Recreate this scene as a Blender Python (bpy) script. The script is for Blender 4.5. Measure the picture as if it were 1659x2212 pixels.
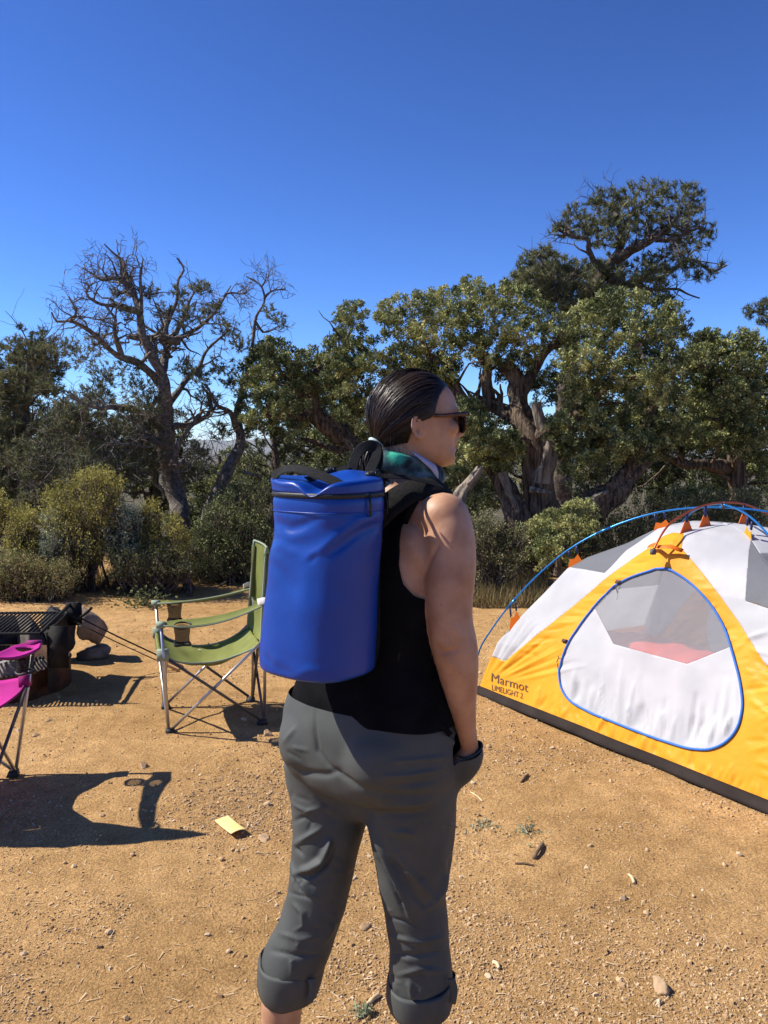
import bpy, bmesh, math, random
import numpy as np
from mathutils import Vector, Matrix

for _o in list(bpy.data.objects):
    bpy.data.objects.remove(_o)
SC = bpy.context.scene
COL = SC.collection
R = math.radians

# ---------------------------------------------------------------- camera
# picture coordinates below are on a 1659 x 2212 grid
PW, PH, FX = 829.5, 1106.0, 1854.0
PITCH, CAMH = R(4.2), 1.5
cam_d = bpy.data.cameras.new('camera')
cam_d.sensor_fit = 'HORIZONTAL'
cam_d.sensor_width = 24.0
cam_d.lens = 24.0 * FX / 1659.0
cam_d.clip_start = 0.05
cam_d.clip_end = 20000
cam = bpy.data.objects.new('camera', cam_d)
COL.objects.link(cam)
cam.location = (0, 0, CAMH)
cam.rotation_euler = (math.pi / 2 - PITCH, 0, 0)
SC.camera = cam

# ---------------------------------------------------------------- sky, sun, exposure
SUN_EL, SUN_AZ = R(45), R(-85)         # azimuth from +Y (view direction), clockwise: the sun stands to the left
w = bpy.data.worlds.new('World')
SC.world = w
w.use_nodes = True
wn = w.node_tree
bg = wn.nodes['Background']
sky = wn.nodes.new('ShaderNodeTexSky')
sky.sky_type = 'NISHITA'
sky.sun_disc = False
sky.sun_elevation = SUN_EL
sky.sun_rotation = SUN_AZ
sky.altitude = 3000
sky.air_density = 1.2
sky.dust_density = 0.0
sky.ozone_density = 10.0
# the deep saturated blue the phone recorded
skg = wn.nodes.new('ShaderNodeGamma')
skg.inputs[1].default_value = 1.5
skm = wn.nodes.new('ShaderNodeMixRGB')
skm.blend_type = 'MULTIPLY'
skm.inputs[0].default_value = 1.0
skm.inputs[2].default_value = (1.22, 1.05, 1.0, 1)
wn.links.new(sky.outputs[0], skg.inputs[0])
wn.links.new(skg.outputs[0], skm.inputs[1])
wn.links.new(skm.outputs[0], bg.inputs[0])
bg.inputs[1].default_value = 0.050
sd = bpy.data.lights.new('sun', 'SUN')
sd.energy = 5.0
sd.angle = R(0.53)
sd.color = (1.0, 0.94, 0.84)
sun = bpy.data.objects.new('sun', sd)
COL.objects.link(sun)
_sv = Vector((math.sin(SUN_AZ) * math.cos(SUN_EL), math.cos(SUN_AZ) * math.cos(SUN_EL), math.sin(SUN_EL)))
sun.rotation_euler = _sv.to_track_quat('Z', 'Y').to_euler()
sun.location = (-6, 0, 8)
SC.view_settings.view_transform = 'Standard'
SC.view_settings.look = 'None'
SC.view_settings.exposure = 0.68
SC.view_settings.gamma = 1.0
SC.view_settings.use_curve_mapping = False
SC.cycles.use_denoising = True
SC.cycles.max_bounces = 8
SC.cycles.transparent_max_bounces = 16

# ---------------------------------------------------------------- helpers
FW = np.array([0, math.cos(PITCH), -math.sin(PITCH)])
UP = np.array([0, math.sin(PITCH), math.cos(PITCH)])
RT = np.array([1.0, 0, 0])
CC = np.array([0, 0, CAMH])
ZUP = np.array([0, 0, 1.0])

def ray(x, y):
    return FW + (x - PW) / FX * RT - (y - PH) / FX * UP
def gnd(x, y, z=0.0):
    d = ray(x, y)
    return CC + d * ((z - CAMH) / d[2])
def at(x, y, Y):
    d = ray(x, y)
    return CC + d * (Y / d[1])
def proj(P):
    q = np.asarray(P, float) - CC
    dz = q @ FW
    return PW + FX * (q @ RT) / dz, PH - FX * (q @ UP) / dz
def nrm(v):
    v = np.asarray(v, float)
    return v / np.maximum(np.linalg.norm(v, axis=-1, keepdims=True), 1e-12)
def sstep(a, b, x):
    t = np.clip((np.asarray(x, float) - a) / (b - a), 0, 1)
    return t * t * (3 - 2 * t)

def _hash(i, j, k, s):
    n = (i * 374761393 + j * 668265263 + k * 2147483647 + s * 1274126177) & 0xFFFFFFFF
    n = ((n ^ (n >> 13)) * 1274126177) & 0xFFFFFFFF
    n = ((n ^ (n >> 16)) * 2246822519) & 0xFFFFFFFF
    return ((n ^ (n >> 15)) & 0xFFFFFF) / float(0xFFFFFF)
def vnoise(P, scale=1.0, seed=0):
    """smooth value noise in -1..1"""
    P = np.asarray(P, float) * scale
    if P.shape[-1] == 2:
        P = np.concatenate([P, np.zeros(P.shape[:-1] + (1,))], -1)
    I = np.floor(P).astype(np.int64)
    f = P - I
    f = f * f * (3 - 2 * f)
    out = 0
    for dx in (0, 1):
        wx = f[..., 0] if dx else 1 - f[..., 0]
        for dy in (0, 1):
            wy = f[..., 1] if dy else 1 - f[..., 1]
            for dz in (0, 1):
                wz = f[..., 2] if dz else 1 - f[..., 2]
                out = out + wx * wy * wz * _hash(I[..., 0] + dx, I[..., 1] + dy, I[..., 2] + dz, seed)
    return out * 2 - 1
def fbm(P, scale=1.0, octv=3, seed=0):
    o, a = 0, 1.0
    for k in range(octv):
        o = o + a * vnoise(P, scale * 2 ** k, seed + 17 * k)
        a *= 0.5
    return o

# ---- meshes as (V, F) with F an int array of tris or quads, or a list of tuples
def fl(F):
    return [tuple(int(i) for i in f) for f in F]
def join(*parts):
    V, F, o = [], [], 0
    for v, f in parts:
        V.append(np.asarray(v, float))
        F += [tuple(int(i) + o for i in q) for q in f]
        o += len(v)
    return np.concatenate(V), F
def joina(parts):
    """join meshes that all have array faces of the same width"""
    V, F, o = [], [], 0
    for v, f in parts:
        V.append(v)
        F.append(np.asarray(f) + o)
        o += len(v)
    return np.concatenate(V), np.concatenate(F)
def mesh_data(name, V, F, smooth=True):
    me = bpy.data.meshes.new(name)
    V = np.asarray(V, np.float32)
    if isinstance(F, np.ndarray):
        n, k = F.shape
        me.vertices.add(len(V))
        me.vertices.foreach_set('co', V.ravel())
        me.loops.add(n * k)
        me.loops.foreach_set('vertex_index', F.astype(np.int32).ravel())
        me.polygons.add(n)
        me.polygons.foreach_set('loop_start', np.arange(0, n * k, k, dtype=np.int32))
        me.update(calc_edges=True)
    else:
        me.from_pydata([tuple(map(float, v)) for v in V], [], F)
        me.update()
    if smooth:
        me.polygons.foreach_set('use_smooth', np.ones(len(me.polygons), bool))
    else:
        me.polygons.foreach_set('use_smooth', np.zeros(len(me.polygons), bool))
    return me
def obj(name, V, F, mat, parent=None, smooth=True, attrs=None):
    me = mesh_data(name, V, F, smooth)
    if attrs:
        for k, a in attrs.items():
            t = me.attributes.new(k, 'FLOAT', 'POINT')
            t.data.foreach_set('value', np.asarray(a, np.float32))
    if mat is not None:
        me.materials.append(mat)
    o = bpy.data.objects.new(name, me)
    COL.objects.link(o)
    if parent is not None:
        o.parent = parent
        o.matrix_parent_inverse = parent.matrix_basis.inverted()
    return o
def thing(name, label, cat, loc=(0, 0, 0), rz=0.0, group=None):
    o = bpy.data.objects.new(name, None)
    COL.objects.link(o)
    o.location = loc
    o.rotation_euler = (0, 0, rz)
    o.empty_display_size = 0.1
    bpy.context.view_layer.update()
    return tag(o, label, cat, group)
def tag(o, label, cat=None, group=None, kind=None):
    if label:
        o['label'] = label
    if cat:
        o['category'] = cat
    if group:
        o['group'] = group
    if kind:
        o['kind'] = kind
    return o

def frames(P):
    P = np.asarray(P, float)
    T = np.gradient(P, axis=0)
    T = nrm(T)
    ref = np.array([0, 0, 1.0]) if abs(T[0][2]) < 0.9 else np.array([1.0, 0, 0])
    N = np.zeros_like(P)
    n = nrm(np.cross(T[0], ref))
    for i in range(len(P)):
        n = n - T[i] * (n @ T[i])
        n = n / max(np.linalg.norm(n), 1e-9)
        N[i] = n
    return T, N, np.cross(T, N)
def tube(P, r, n=8, caps=True, prof=None):
    """tube of quads along P; r scalar or per point; prof: radius factor per angle"""
    P = np.asarray(P, float)
    r = np.broadcast_to(np.asarray(r, float), (len(P),))
    T, N, B = frames(P)
    a = np.linspace(0, 2 * np.pi, n, endpoint=False)
    pr = np.ones(n) if prof is None else prof
    V = (P[:, None, :] + (r[:, None] * pr[None, :])[:, :, None] *
         (np.cos(a)[None, :, None] * N[:, None, :] + np.sin(a)[None, :, None] * B[:, None, :])).reshape(-1, 3)
    m = len(P)
    i = np.arange(m - 1)[:, None] * n
    j = np.arange(n)[None, :]
    j2 = (j + 1) % n
    F = np.stack([i + j, i + j2, i + n + j2, i + n + j], -1).reshape(-1, 4)
    if caps:
        V = np.concatenate([V, P[:1], P[-1:]])
        c0, c1 = m * n, m * n + 1
        jj = np.arange(n)
        k2 = (jj + 1) % n
        Fa = np.stack([np.full(n, c0), k2, jj, jj * 0 + c0], -1)
        q = [(int(c0), int(k2[t]), int(jj[t])) for t in range(n)] + \
            [(int(c1), int((m - 1) * n + jj[t]), int((m - 1) * n + k2[t])) for t in range(n)]
        return V, fl(F) + q
    return V, F
def band(P, Nrm, w, t):
    """flat strap along P: half width w across, thickness t along Nrm (per-point face normals)"""
    P = np.asarray(P, float)
    Nn = nrm(np.broadcast_to(np.asarray(Nrm, float), P.shape))
    T = nrm(np.gradient(P, axis=0))
    S = nrm(np.cross(T, Nn))
    Nn = np.cross(S, T)
    wv = np.broadcast_to(np.asarray(w, float), (len(P),))[:, None]
    tv = np.broadcast_to(np.asarray(t, float), (len(P),))[:, None]
    ring = np.stack([P + S * wv, P + S * wv * .85 + Nn * tv, P - S * wv * .85 + Nn * tv, P - S * wv,
                     P - S * wv * .85 - Nn * tv * .6, P + S * wv * .85 - Nn * tv * .6], 1)
    return loft(ring)
def loft(rings, caps=True):
    rings = np.asarray(rings, float)
    m, n = rings.shape[:2]
    V = rings.reshape(-1, 3)
    i = np.arange(m - 1)[:, None] * n
    j = np.arange(n)[None, :]
    j2 = (j + 1) % n
    F = np.stack([i + j, i + j2, i + n + j2, i + n + j], -1).reshape(-1, 4)
    if not caps:
        return V, F
    V = np.concatenate([V, rings[0].mean(0)[None], rings[-1].mean(0)[None]])
    c0, c1 = m * n, m * n + 1
    q = [(c0, (t + 1) % n, t) for t in range(n)] + [(c1, (m - 1) * n + t, (m - 1) * n + (t + 1) % n) for t in range(n)]
    return V, fl(F) + q
def box(c, ax, ay, az):
    """box with centre c and half-axis vectors"""
    c, ax, ay, az = (np.asarray(q, float) for q in (c, ax, ay, az))
    s = [(-1, -1, -1), (1, -1, -1), (1, 1, -1), (-1, 1, -1), (-1, -1, 1), (1, -1, 1), (1, 1, 1), (-1, 1, 1)]
    V = np.array([c + a * ax + b * ay + d * az for a, b, d in s])
    return V, [(0, 3, 2, 1), (4, 5, 6, 7), (0, 1, 5, 4), (1, 2, 6, 5), (2, 3, 7, 6), (3, 0, 4, 7)]
def ell(c, r, ax=None, nu=24, nv=14):
    """ellipsoid with radii r on axes ax (rows)"""
    ax = np.eye(3) if ax is None else np.asarray(ax, float)
    th = np.linspace(0, np.pi, nv + 1)[1:-1]
    ph = np.linspace(0, 2 * np.pi, nu, endpoint=False)
    rings = np.stack([np.sin(th)[:, None] * np.cos(ph)[None], np.sin(th)[:, None] * np.sin(ph)[None],
                      np.cos(th)[:, None] * np.ones(nu)[None]], -1)[::-1]
    V, F = loft(rings)
    V[-2] = (0, 0, -1)
    V[-1] = (0, 0, 1)
    return np.asarray(c, float) + (V * np.asarray(r, float)) @ ax, F
def spline(pts, n, d=None):
    """cubic through pts (k, d), n samples, chord-length parameter"""
    P = np.asarray(pts, float)
    d = d if d is not None else np.r_[0, np.cumsum(np.maximum(np.linalg.norm(np.diff(P[:, :3], axis=0), axis=1), 1e-6))]
    t = np.linspace(0, d[-1], n)
    m = np.gradient(P, d, axis=0) if len(P) > 2 else np.repeat((P[1:] - P[:1]) / d[-1], 2, 0)
    k = np.clip(np.searchsorted(d, t, side='right') - 1, 0, len(P) - 2)
    h = (d[k + 1] - d[k])[:, None]
    u = ((t - d[k])[:, None]) / h
    return ((2 * u**3 - 3 * u**2 + 1) * P[k] + (u**3 - 2 * u**2 + u) * h * m[k] +
            (-2 * u**3 + 3 * u**2) * P[k + 1] + (u**3 - u**2) * h * m[k + 1])
def tris(F):
    if isinstance(F, np.ndarray):
        if F.shape[1] == 3:
            return F
        return np.concatenate([F[:, [0, 1, 2]], F[:, [0, 2, 3]]])
    o = []
    for f in F:
        for k in range(1, len(f) - 1):
            o.append((f[0], f[k], f[k + 1]))
    return np.array(o)
def normals(V, T):
    T = tris(T)
    fn = np.cross(V[T[:, 1]] - V[T[:, 0]], V[T[:, 2]] - V[T[:, 0]])
    N = np.zeros_like(V)
    for k in range(3):
        for c in range(3):
            N[:, c] += np.bincount(T[:, k], fn[:, c], len(V))
    return nrm(N)
def smooth(V, F, it=5, lam=0.5, mask=None):
    T = tris(F)
    e = np.concatenate([T[:, [0, 1]], T[:, [1, 2]], T[:, [2, 0]]])
    e = np.concatenate([e, e[:, ::-1]])
    cnt = np.maximum(np.bincount(e[:, 0], minlength=len(V)), 1)[:, None]
    V = V.copy()
    for _ in range(it):
        A = np.stack([np.bincount(e[:, 0], V[e[:, 1], c], len(V)) for c in range(3)], 1) / cnt
        st = lam if mask is None else lam * mask[:, None]
        V = V + st * (A - V)
    return V
def remesh(V, F, voxel):
    me = mesh_data('tmp', V, F)
    o = bpy.data.objects.new('tmp', me)
    COL.objects.link(o)
    m = o.modifiers.new('r', 'REMESH')
    m.mode = 'VOXEL'
    m.voxel_size = voxel
    m.adaptivity = 0
    dg = bpy.context.evaluated_depsgraph_get()
    ev = o.evaluated_get(dg)
    em = ev.to_mesh()
    n = len(em.vertices)
    co = np.empty(n * 3, np.float32)
    em.vertices.foreach_get('co', co)
    k = len(em.polygons)
    tot = np.empty(k, np.int32)
    em.polygons.foreach_get('loop_total', tot)
    li = np.empty(len(em.loops), np.int32)
    em.loops.foreach_get('vertex_index', li)
    ev.to_mesh_clear()
    bpy.data.objects.remove(o)
    bpy.data.meshes.remove(me)
    V2 = co.reshape(-1, 3).astype(float)
    if (tot == 4).all():
        return V2, li.reshape(-1, 4)
    out, p = [], 0
    for t in tot:
        out.append(tuple(li[p:p + t]))
        p += t
    return V2, tris(out)
def clip(V, F, f, keep=None):
    """keep the part of the mesh where f > 0, cutting triangles exactly on f = 0; f per vertex"""
    T = tris(F)
    f = np.where(np.abs(f) < 1e-9, 1e-9, f)
    s = f[T] > 0
    ns = s.sum(1)
    out = [T[ns == 3]]
    newV, edge = [], {}
    base = len(V)
    def cut(a, b):
        k = (a, b) if a < b else (b, a)
        if k not in edge:
            t = f[a] / (f[a] - f[b])
            edge[k] = base + len(newV)
            newV.append(V[a] + t * (V[b] - V[a]))
        return edge[k]
    ex = []
    for tri, sg in zip(T[(ns == 1) | (ns == 2)], s[(ns == 1) | (ns == 2)]):
        poly = []
        for k in range(3):
            a, b = int(tri[k]), int(tri[(k + 1) % 3])
            if sg[k]:
                poly.append(a)
            if sg[k] != sg[(k + 1) % 3]:
                poly.append(cut(a, b))
        for k in range(1, len(poly) - 1):
            ex.append((poly[0], poly[k], poly[k + 1]))
    if ex:
        out.append(np.array(ex))
    T2 = np.concatenate(out)
    V2 = np.concatenate([V, np.array(newV)]) if newV else V
    u, inv = np.unique(T2, return_inverse=True)
    return V2[u], inv.reshape(-1, 3)
def shell(V, F, t):
    """close an open sheet into a thin solid: t metres inwards"""
    T = tris(F)
    N = normals(V, T)
    n = len(V)
    e = np.concatenate([T[:, [0, 1]], T[:, [1, 2]], T[:, [2, 0]]])
    key = np.minimum(e[:, 0], e[:, 1]).astype(np.int64) * (n + 1) + np.maximum(e[:, 0], e[:, 1])
    u, ix, ct = np.unique(key, return_index=True, return_counts=True)
    b = e[ix[ct == 1]]
    side = np.concatenate([np.stack([b[:, 1], b[:, 0], b[:, 0] + n], 1), np.stack([b[:, 1], b[:, 0] + n, b[:, 1] + n], 1)])
    return np.concatenate([V, V - N * t]), np.concatenate([T, T[:, ::-1] + n, side])
def polydist(x, y, poly):
    """signed distance to a closed polygon, positive inside"""
    P = np.asarray(poly, float)
    d = np.full(np.shape(x), 1e9)
    ins = np.zeros(np.shape(x), bool)
    for k in range(len(P)):
        a, b = P[k], P[(k + 1) % len(P)]
        ab = b - a
        t = np.clip(((x - a[0]) * ab[0] + (y - a[1]) * ab[1]) / max(ab @ ab, 1e-9), 0, 1)
        d = np.minimum(d, np.hypot(x - a[0] - t * ab[0], y - a[1] - t * ab[1]))
        c = (a[1] > y) != (b[1] > y)
        with np.errstate(divide='ignore', invalid='ignore'):
            xi = (b[0] - a[0]) * (y - a[1]) / (b[1] - a[1]) + a[0]
        ins ^= c & (x < xi)
    return np.where(ins, d, -d)
def linedist(x, y, pts):
    """distance to a polyline and the position 0..1 along it"""
    P = np.asarray(pts, float)
    L = np.r_[0, np.cumsum(np.linalg.norm(np.diff(P, axis=0), axis=1))]
    d = np.full(np.shape(x), 1e9)
    u = np.zeros(np.shape(x))
    for k in range(len(P) - 1):
        a, b = P[k], P[k + 1]
        ab = b - a
        t = np.clip(((x - a[0]) * ab[0] + (y - a[1]) * ab[1]) / max(ab @ ab, 1e-9), 0, 1)
        dd = np.hypot(x - a[0] - t * ab[0], y - a[1] - t * ab[1])
        m = dd < d
        d = np.where(m, dd, d)
        u = np.where(m, (L[k] + t * (L[k + 1] - L[k])) / L[-1], u)
    return d, u
def folds(V, F, strokes, facing=True):
    """push real folds into a cloth: strokes (points on the picture grid, half width, height in metres)"""
    N = normals(V, F)
    x, y = proj(V)
    wgt = sstep(-0.05, 0.35, -(N * nrm(V - CC)).sum(1)) if facing else np.ones(len(V))
    h = np.zeros(len(V))
    for pts, wd, amp in strokes:
        d, u = linedist(x, y, pts)
        h += amp * np.exp(-(d / wd) ** 2) * (np.sin(np.pi * np.clip(u * .96 + .02, 0, 1)) ** .6)
    return V + N * (h * wgt)[:, None]

# ---------------------------------------------------------------- materials
def mat(name, c1, c2=None, scale=8.0, rough=0.7, bump=0.0, bscale=None, detail=5.0, spec=0.3, metal=0.0,
        trans=0.0, sheen=0.0, coords='Object', stretch=None, contrast=(0.35, 0.65), attr=None, c3=None, aniso=0.0, bdist=0.01,
        alpha=1.0, sss=0.0, coat=0.0):
    m = bpy.data.materials.new(name)
    m.use_nodes = True
    nt = m.node_tree
    N, Lk = nt.nodes, nt.links
    b = N['Principled BSDF']
    out = N['Material Output']
    b.inputs['Roughness'].default_value = rough
    b.inputs['Specular IOR Level'].default_value = spec
    b.inputs['Metallic'].default_value = metal
    if coat:
        b.inputs['Coat Weight'].default_value = coat
        b.inputs['Coat Roughness'].default_value = 0.25
    if sss:
        b.inputs['Subsurface Weight'].default_value = sss
        b.inputs['Subsurface Radius'].default_value = (0.012, 0.005, 0.003)
        b.inputs['Subsurface Scale'].default_value = 1.0
    b.inputs['Base Color'].default_value = (*c1, 1)
    vec = None
    if c2 is not None or bump:
        tc = N.new('ShaderNodeTexCoord')
        vec = tc.outputs[coords]
        if stretch:
            mp = N.new('ShaderNodeMapping')
            mp.inputs['Scale'].default_value = stretch
            Lk.new(vec, mp.inputs[0])
            vec = mp.outputs[0]
    colout = None
    if c2 is not None:
        if attr:
            at_ = N.new('ShaderNodeAttribute')
            at_.attribute_name = attr
            fac = at_.outputs['Fac']
        else:
            nz = N.new('ShaderNodeTexNoise')
            nz.inputs['Scale'].default_value = scale
            nz.inputs['Detail'].default_value = detail
            Lk.new(vec, nz.inputs['Vector'])
            fac = nz.outputs['Fac']
        cr = N.new('ShaderNodeValToRGB')
        lo, hi = (0.0, 1.0) if attr else contrast
        cr.color_ramp.elements[0].position = lo
        cr.color_ramp.elements[1].position = hi
        cr.color_ramp.elements[0].color = (*c1, 1)
        cr.color_ramp.elements[1].color = (*c2, 1)
        if c3 is not None:
            cr.color_ramp.elements[1].position = (lo + hi) / 2
            e = cr.color_ramp.elements.new(hi)
            e.color = (*c3, 1)
        Lk.new(fac, cr.inputs[0])
        colout = cr.outputs[0]
        Lk.new(colout, b.inputs['Base Color'])
    if bump:
        bz = N.new('ShaderNodeTexNoise')
        bz.inputs['Scale'].default_value = bscale or scale * 4
        bz.inputs['Detail'].default_value = 6
        Lk.new(vec, bz.inputs['Vector'])
        bp = N.new('ShaderNodeBump')
        bp.inputs['Strength'].default_value = bump
        bp.inputs['Distance'].default_value = bdist
        Lk.new(bz.outputs['Fac'], bp.inputs['Height'])
        Lk.new(bp.outputs[0], b.inputs['Normal'])
    sh = b.outputs[0]
    if trans:
        tr = N.new('ShaderNodeBsdfTranslucent')
        tr.inputs[0].default_value = (*c1, 1)
        if colout is not None:
            Lk.new(colout, tr.inputs[0])
        mx = N.new('ShaderNodeMixShader')
        mx.inputs[0].default_value = trans
        Lk.new(sh, mx.inputs[1])
        Lk.new(tr.outputs[0], mx.inputs[2])
        sh = mx.outputs[0]
    if alpha < 1:
        tp = N.new('ShaderNodeBsdfTransparent')
        mx = N.new('ShaderNodeMixShader')
        mx.inputs[0].default_value = alpha
        Lk.new(tp.outputs[0], mx.inputs[1])
        Lk.new(sh, mx.inputs[2])
        sh = mx.outputs[0]
    Lk.new(sh, out.inputs['Surface'])
    return m
RNG = np.random.default_rng(7)
# ================================================================ the setting: ground and far hills
def ground_z(P):
    P = np.asarray(P, float)
    x, y = P[..., 0], P[..., 1]
    near = 1 - sstep(11, 16, np.hypot(x, y))
    z = near * (0.012 * fbm(P[..., :2], 1.1, 3, 3) + 0.006 * vnoise(P[..., :2], 7.0, 9) + 0.003 * vnoise(P[..., :2], 19.0, 10))
    # level, trodden pads where things stand
    far = np.maximum(np.hypot(x, y) - 13, 0)
    z = z - 26 * (1 - np.exp(-far / 260.0))
    z = z + sstep(15, 60, far) * 0.5 * fbm(P[..., :2], 0.05, 3, 5)
    return z
def axis_pts(lo, hi, step, far, g=1.35):
    a = list(np.arange(lo, hi + 1e-6, step))
    s, p = step, hi
    while p < far:
        s *= g
        p += s
        a.append(p)
    s, p, b = step, lo, []
    while p > -far:
        s *= g
        p -= s
        b.append(p)
    return np.array(b[::-1] + a)
gx = axis_pts(-3.6, 3.6, 0.045, 9000)
gy = axis_pts(1.0, 9.5, 0.045, 9000)
GX, GY = np.meshgrid(gx, gy)
GP = np.stack([GX, GY, 0 * GX], -1)
GP[..., 2] = ground_z(GP)
_n, _m = GX.shape
_i = (np.arange(_n - 1)[:, None] * _m + np.arange(_m - 1)[None]).ravel()
GF = np.stack([_i, _i + 1, _i + _m + 1, _i + _m], 1)

def ground_material():
    m = bpy.data.materials.new('dry_dirt')
    m.use_nodes = True
    nt = m.node_tree
    N, L = nt.nodes, nt.links
    b = N['Principled BSDF']
    b.inputs['Roughness'].default_value = 0.95
    b.inputs['Specular IOR Level'].default_value = 0.1
    tc = N.new('ShaderNodeTexCoord')
    def noise(s, d=6, r=0.55):
        n = N.new('ShaderNodeTexNoise')
        n.inputs['Scale'].default_value = s
        n.inputs['Detail'].default_value = d
        n.inputs['Roughness'].default_value = r
        L.new(tc.outputs['Object'], n.inputs['Vector'])
        return n.outputs['Fac']
    def ramp(f, a, b_, c1, c2):
        r = N.new('ShaderNodeValToRGB')
        r.color_ramp.elements[0].position = a
        r.color_ramp.elements[1].position = b_
        r.color_ramp.elements[0].color = (*c1, 1)
        r.color_ramp.elements[1].color = (*c2, 1)
        L.new(f, r.inputs[0])
        return r.outputs[0]
    def mix(t, f, a, b_):
        x = N.new('ShaderNodeMixRGB')
        x.blend_type = t
        if isinstance(f, float):
            x.inputs[0].default_value = f
        else:
            L.new(f, x.inputs[0])
        L.new(a, x.inputs[1])
        L.new(b_, x.inputs[2])
        return x.outputs[0]
    big = ramp(noise(0.9, 4), 0.36, 0.66, (0.47, 0.292, 0.122), (0.64, 0.412, 0.188))
    mid = ramp(noise(9, 6), 0.36, 0.64, (0.78, 0.74, 0.70), (1.08, 1.06, 1.04))
    c = mix('MULTIPLY', 0.8, big, mid)
    fine = ramp(noise(120, 4, 0.7), 0.38, 0.62, (0.58, 0.54, 0.50), (1.2, 1.18, 1.15))
    c = mix('MULTIPLY', 0.75, c, fine)
    # grit: tiny pale and dark grains
    vo = N.new('ShaderNodeTexVoronoi')
    vo.inputs['Scale'].default_value = 150
    L.new(tc.outputs['Object'], vo.inputs['Vector'])
    g = ramp(vo.outputs['Color'], 0.2, 0.85, (0.72, 0.7, 0.68), (1.22, 1.2, 1.18))
    c = mix('MULTIPLY', 0.5, c, g)
    # beyond the campsite the ground is scrub and litter, not trodden dirt
    sx = N.new('ShaderNodeVectorMath')
    sx.operation = 'LENGTH'
    L.new(tc.outputs['Object'], sx.inputs[0])
    far = ramp(noise(0.35, 6), 0.4, 0.6, (0.05, 0.052, 0.026), (0.13, 0.10, 0.055))
    mr = N.new('ShaderNodeMapRange')
    mr.inputs[1].default_value = 11.0
    mr.inputs[2].default_value = 15.0
    L.new(sx.outputs['Value'], mr.inputs[0])
    c = mix('MIX', mr.outputs[0], c, far)
    L.new(c, b.inputs['Base Color'])
    vo2 = N.new('ShaderNodeTexVoronoi')
    vo2.inputs['Scale'].default_value = 130
    L.new(tc.outputs['Object'], vo2.inputs['Vector'])
    ad = N.new('ShaderNodeMath')
    ad.operation = 'MULTIPLY_ADD'
    L.new(vo2.outputs['Distance'], ad.inputs[0])
    ad.inputs[1].default_value = -0.25
    L.new(noise(95, 8, 0.75), ad.inputs[2])
    bp = N.new('ShaderNodeBump')
    bp.inputs['Strength'].default_value = 1.0
    bp.inputs['Distance'].default_value = 0.013
    L.new(ad.outputs[0], bp.inputs['Height'])
    bp2 = N.new('ShaderNodeBump')
    bp2.inputs['Strength'].default_value = 0.6
    bp2.inputs['Distance'].default_value = 0.03
    L.new(noise(16, 5), bp2.inputs['Height'])
    L.new(bp2.outputs[0], bp.inputs['Normal'])
    L.new(bp.outputs[0], b.inputs['Normal'])
    return m
M_DIRT = ground_material()
g = obj('ground', GP.reshape(-1, 3), GF, M_DIRT)
tag(g, 'bare reddish tan dirt of the campsite', None, None, 'structure')

# far ridge on the horizon
M_HILL = mat('far_scrub', (0.10, 0.105, 0.075), (0.16, 0.14, 0.10), scale=0.01, rough=0.95)
th = np.linspace(R(-60), R(60), 240)
rr = np.linspace(5200, 9000, 10)
HV = np.zeros((len(rr), len(th), 3))
HV[..., 0] = rr[:, None] * np.sin(th)[None]
HV[..., 1] = rr[:, None] * np.cos(th)[None]
hh = 118 + 30 * fbm(np.stack([th * 9, th * 0], -1), 1.0, 4, 4)
HV[..., 2] = -28 + hh[None] * sstep(0, 1, (rr - 5200) / 2600)[:, None] * (1 - 0.5 * sstep(.7, 1, (rr - 5200) / 3800))[:, None]
_i = (np.arange(len(rr) - 1)[:, None] * len(th) + np.arange(len(th) - 1)[None]).ravel()
hl = obj('hills', HV.reshape(-1, 3), np.stack([_i, _i + 1, _i + len(th) + 1, _i + len(th)], 1), M_HILL)
tag(hl, 'long blue ridge far away on the horizon', None, None, 'structure')
# ================================================================ trees and shrubs
M_JUN = mat('juniper_leaf', (0.030, 0.046, 0.018), (0.150, 0.175, 0.062), attr='tint', c3=(0.42, 0.42, 0.165), rough=0.6, spec=0.2, trans=0.10)  # pale end of the tint paints sunlit flecks into the leaf colour
M_PIN = mat('pinyon_needle', (0.048, 0.062, 0.032), (0.140, 0.152, 0.070), attr='tint', c3=(0.29, 0.27, 0.135), rough=0.6, spec=0.2, trans=0.22)
M_YEL = mat('yellow_green_leaf', (0.12, 0.12, 0.033), (0.27, 0.24, 0.06), attr='tint', c3=(0.46, 0.41, 0.12), rough=0.6, spec=0.2, trans=0.35)
M_SAGE = mat('sage_leaf', (0.24, 0.27, 0.16), (0.36, 0.39, 0.25), attr='tint', c3=(0.48, 0.49, 0.33), rough=0.7, spec=0.1, trans=0.2)
M_GRASS = mat('dry_grass', (0.16, 0.12, 0.055), (0.28, 0.21, 0.10), attr='tint', c3=(0.22, 0.22, 0.09), rough=0.8, spec=0.1, trans=0.2)
M_BARK = mat('juniper_bark', (0.036, 0.025, 0.018), (0.20, 0.148, 0.105), scale=34, stretch=(1, 1, 0.12), rough=0.9, bump=0.9, bscale=50, bdist=0.03, spec=0.1)
M_BARKP = mat('pinyon_bark', (0.055, 0.043, 0.035), (0.17, 0.14, 0.115), scale=22, rough=0.9, bump=0.9, bscale=60, bdist=0.02, spec=0.1)
M_BARKG = mat('grey_pinyon_bark', (0.085, 0.072, 0.062), (0.24, 0.21, 0.18), scale=22, rough=0.9, bump=0.9, bscale=60, bdist=0.02, spec=0.1)
M_DEAD = mat('weathered_wood', (0.10, 0.08, 0.062), (0.30, 0.25, 0.195), scale=24, stretch=(1, 1, 0.2), rough=0.85, bump=0.7, bscale=60, bdist=0.02, spec=0.1)

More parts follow.
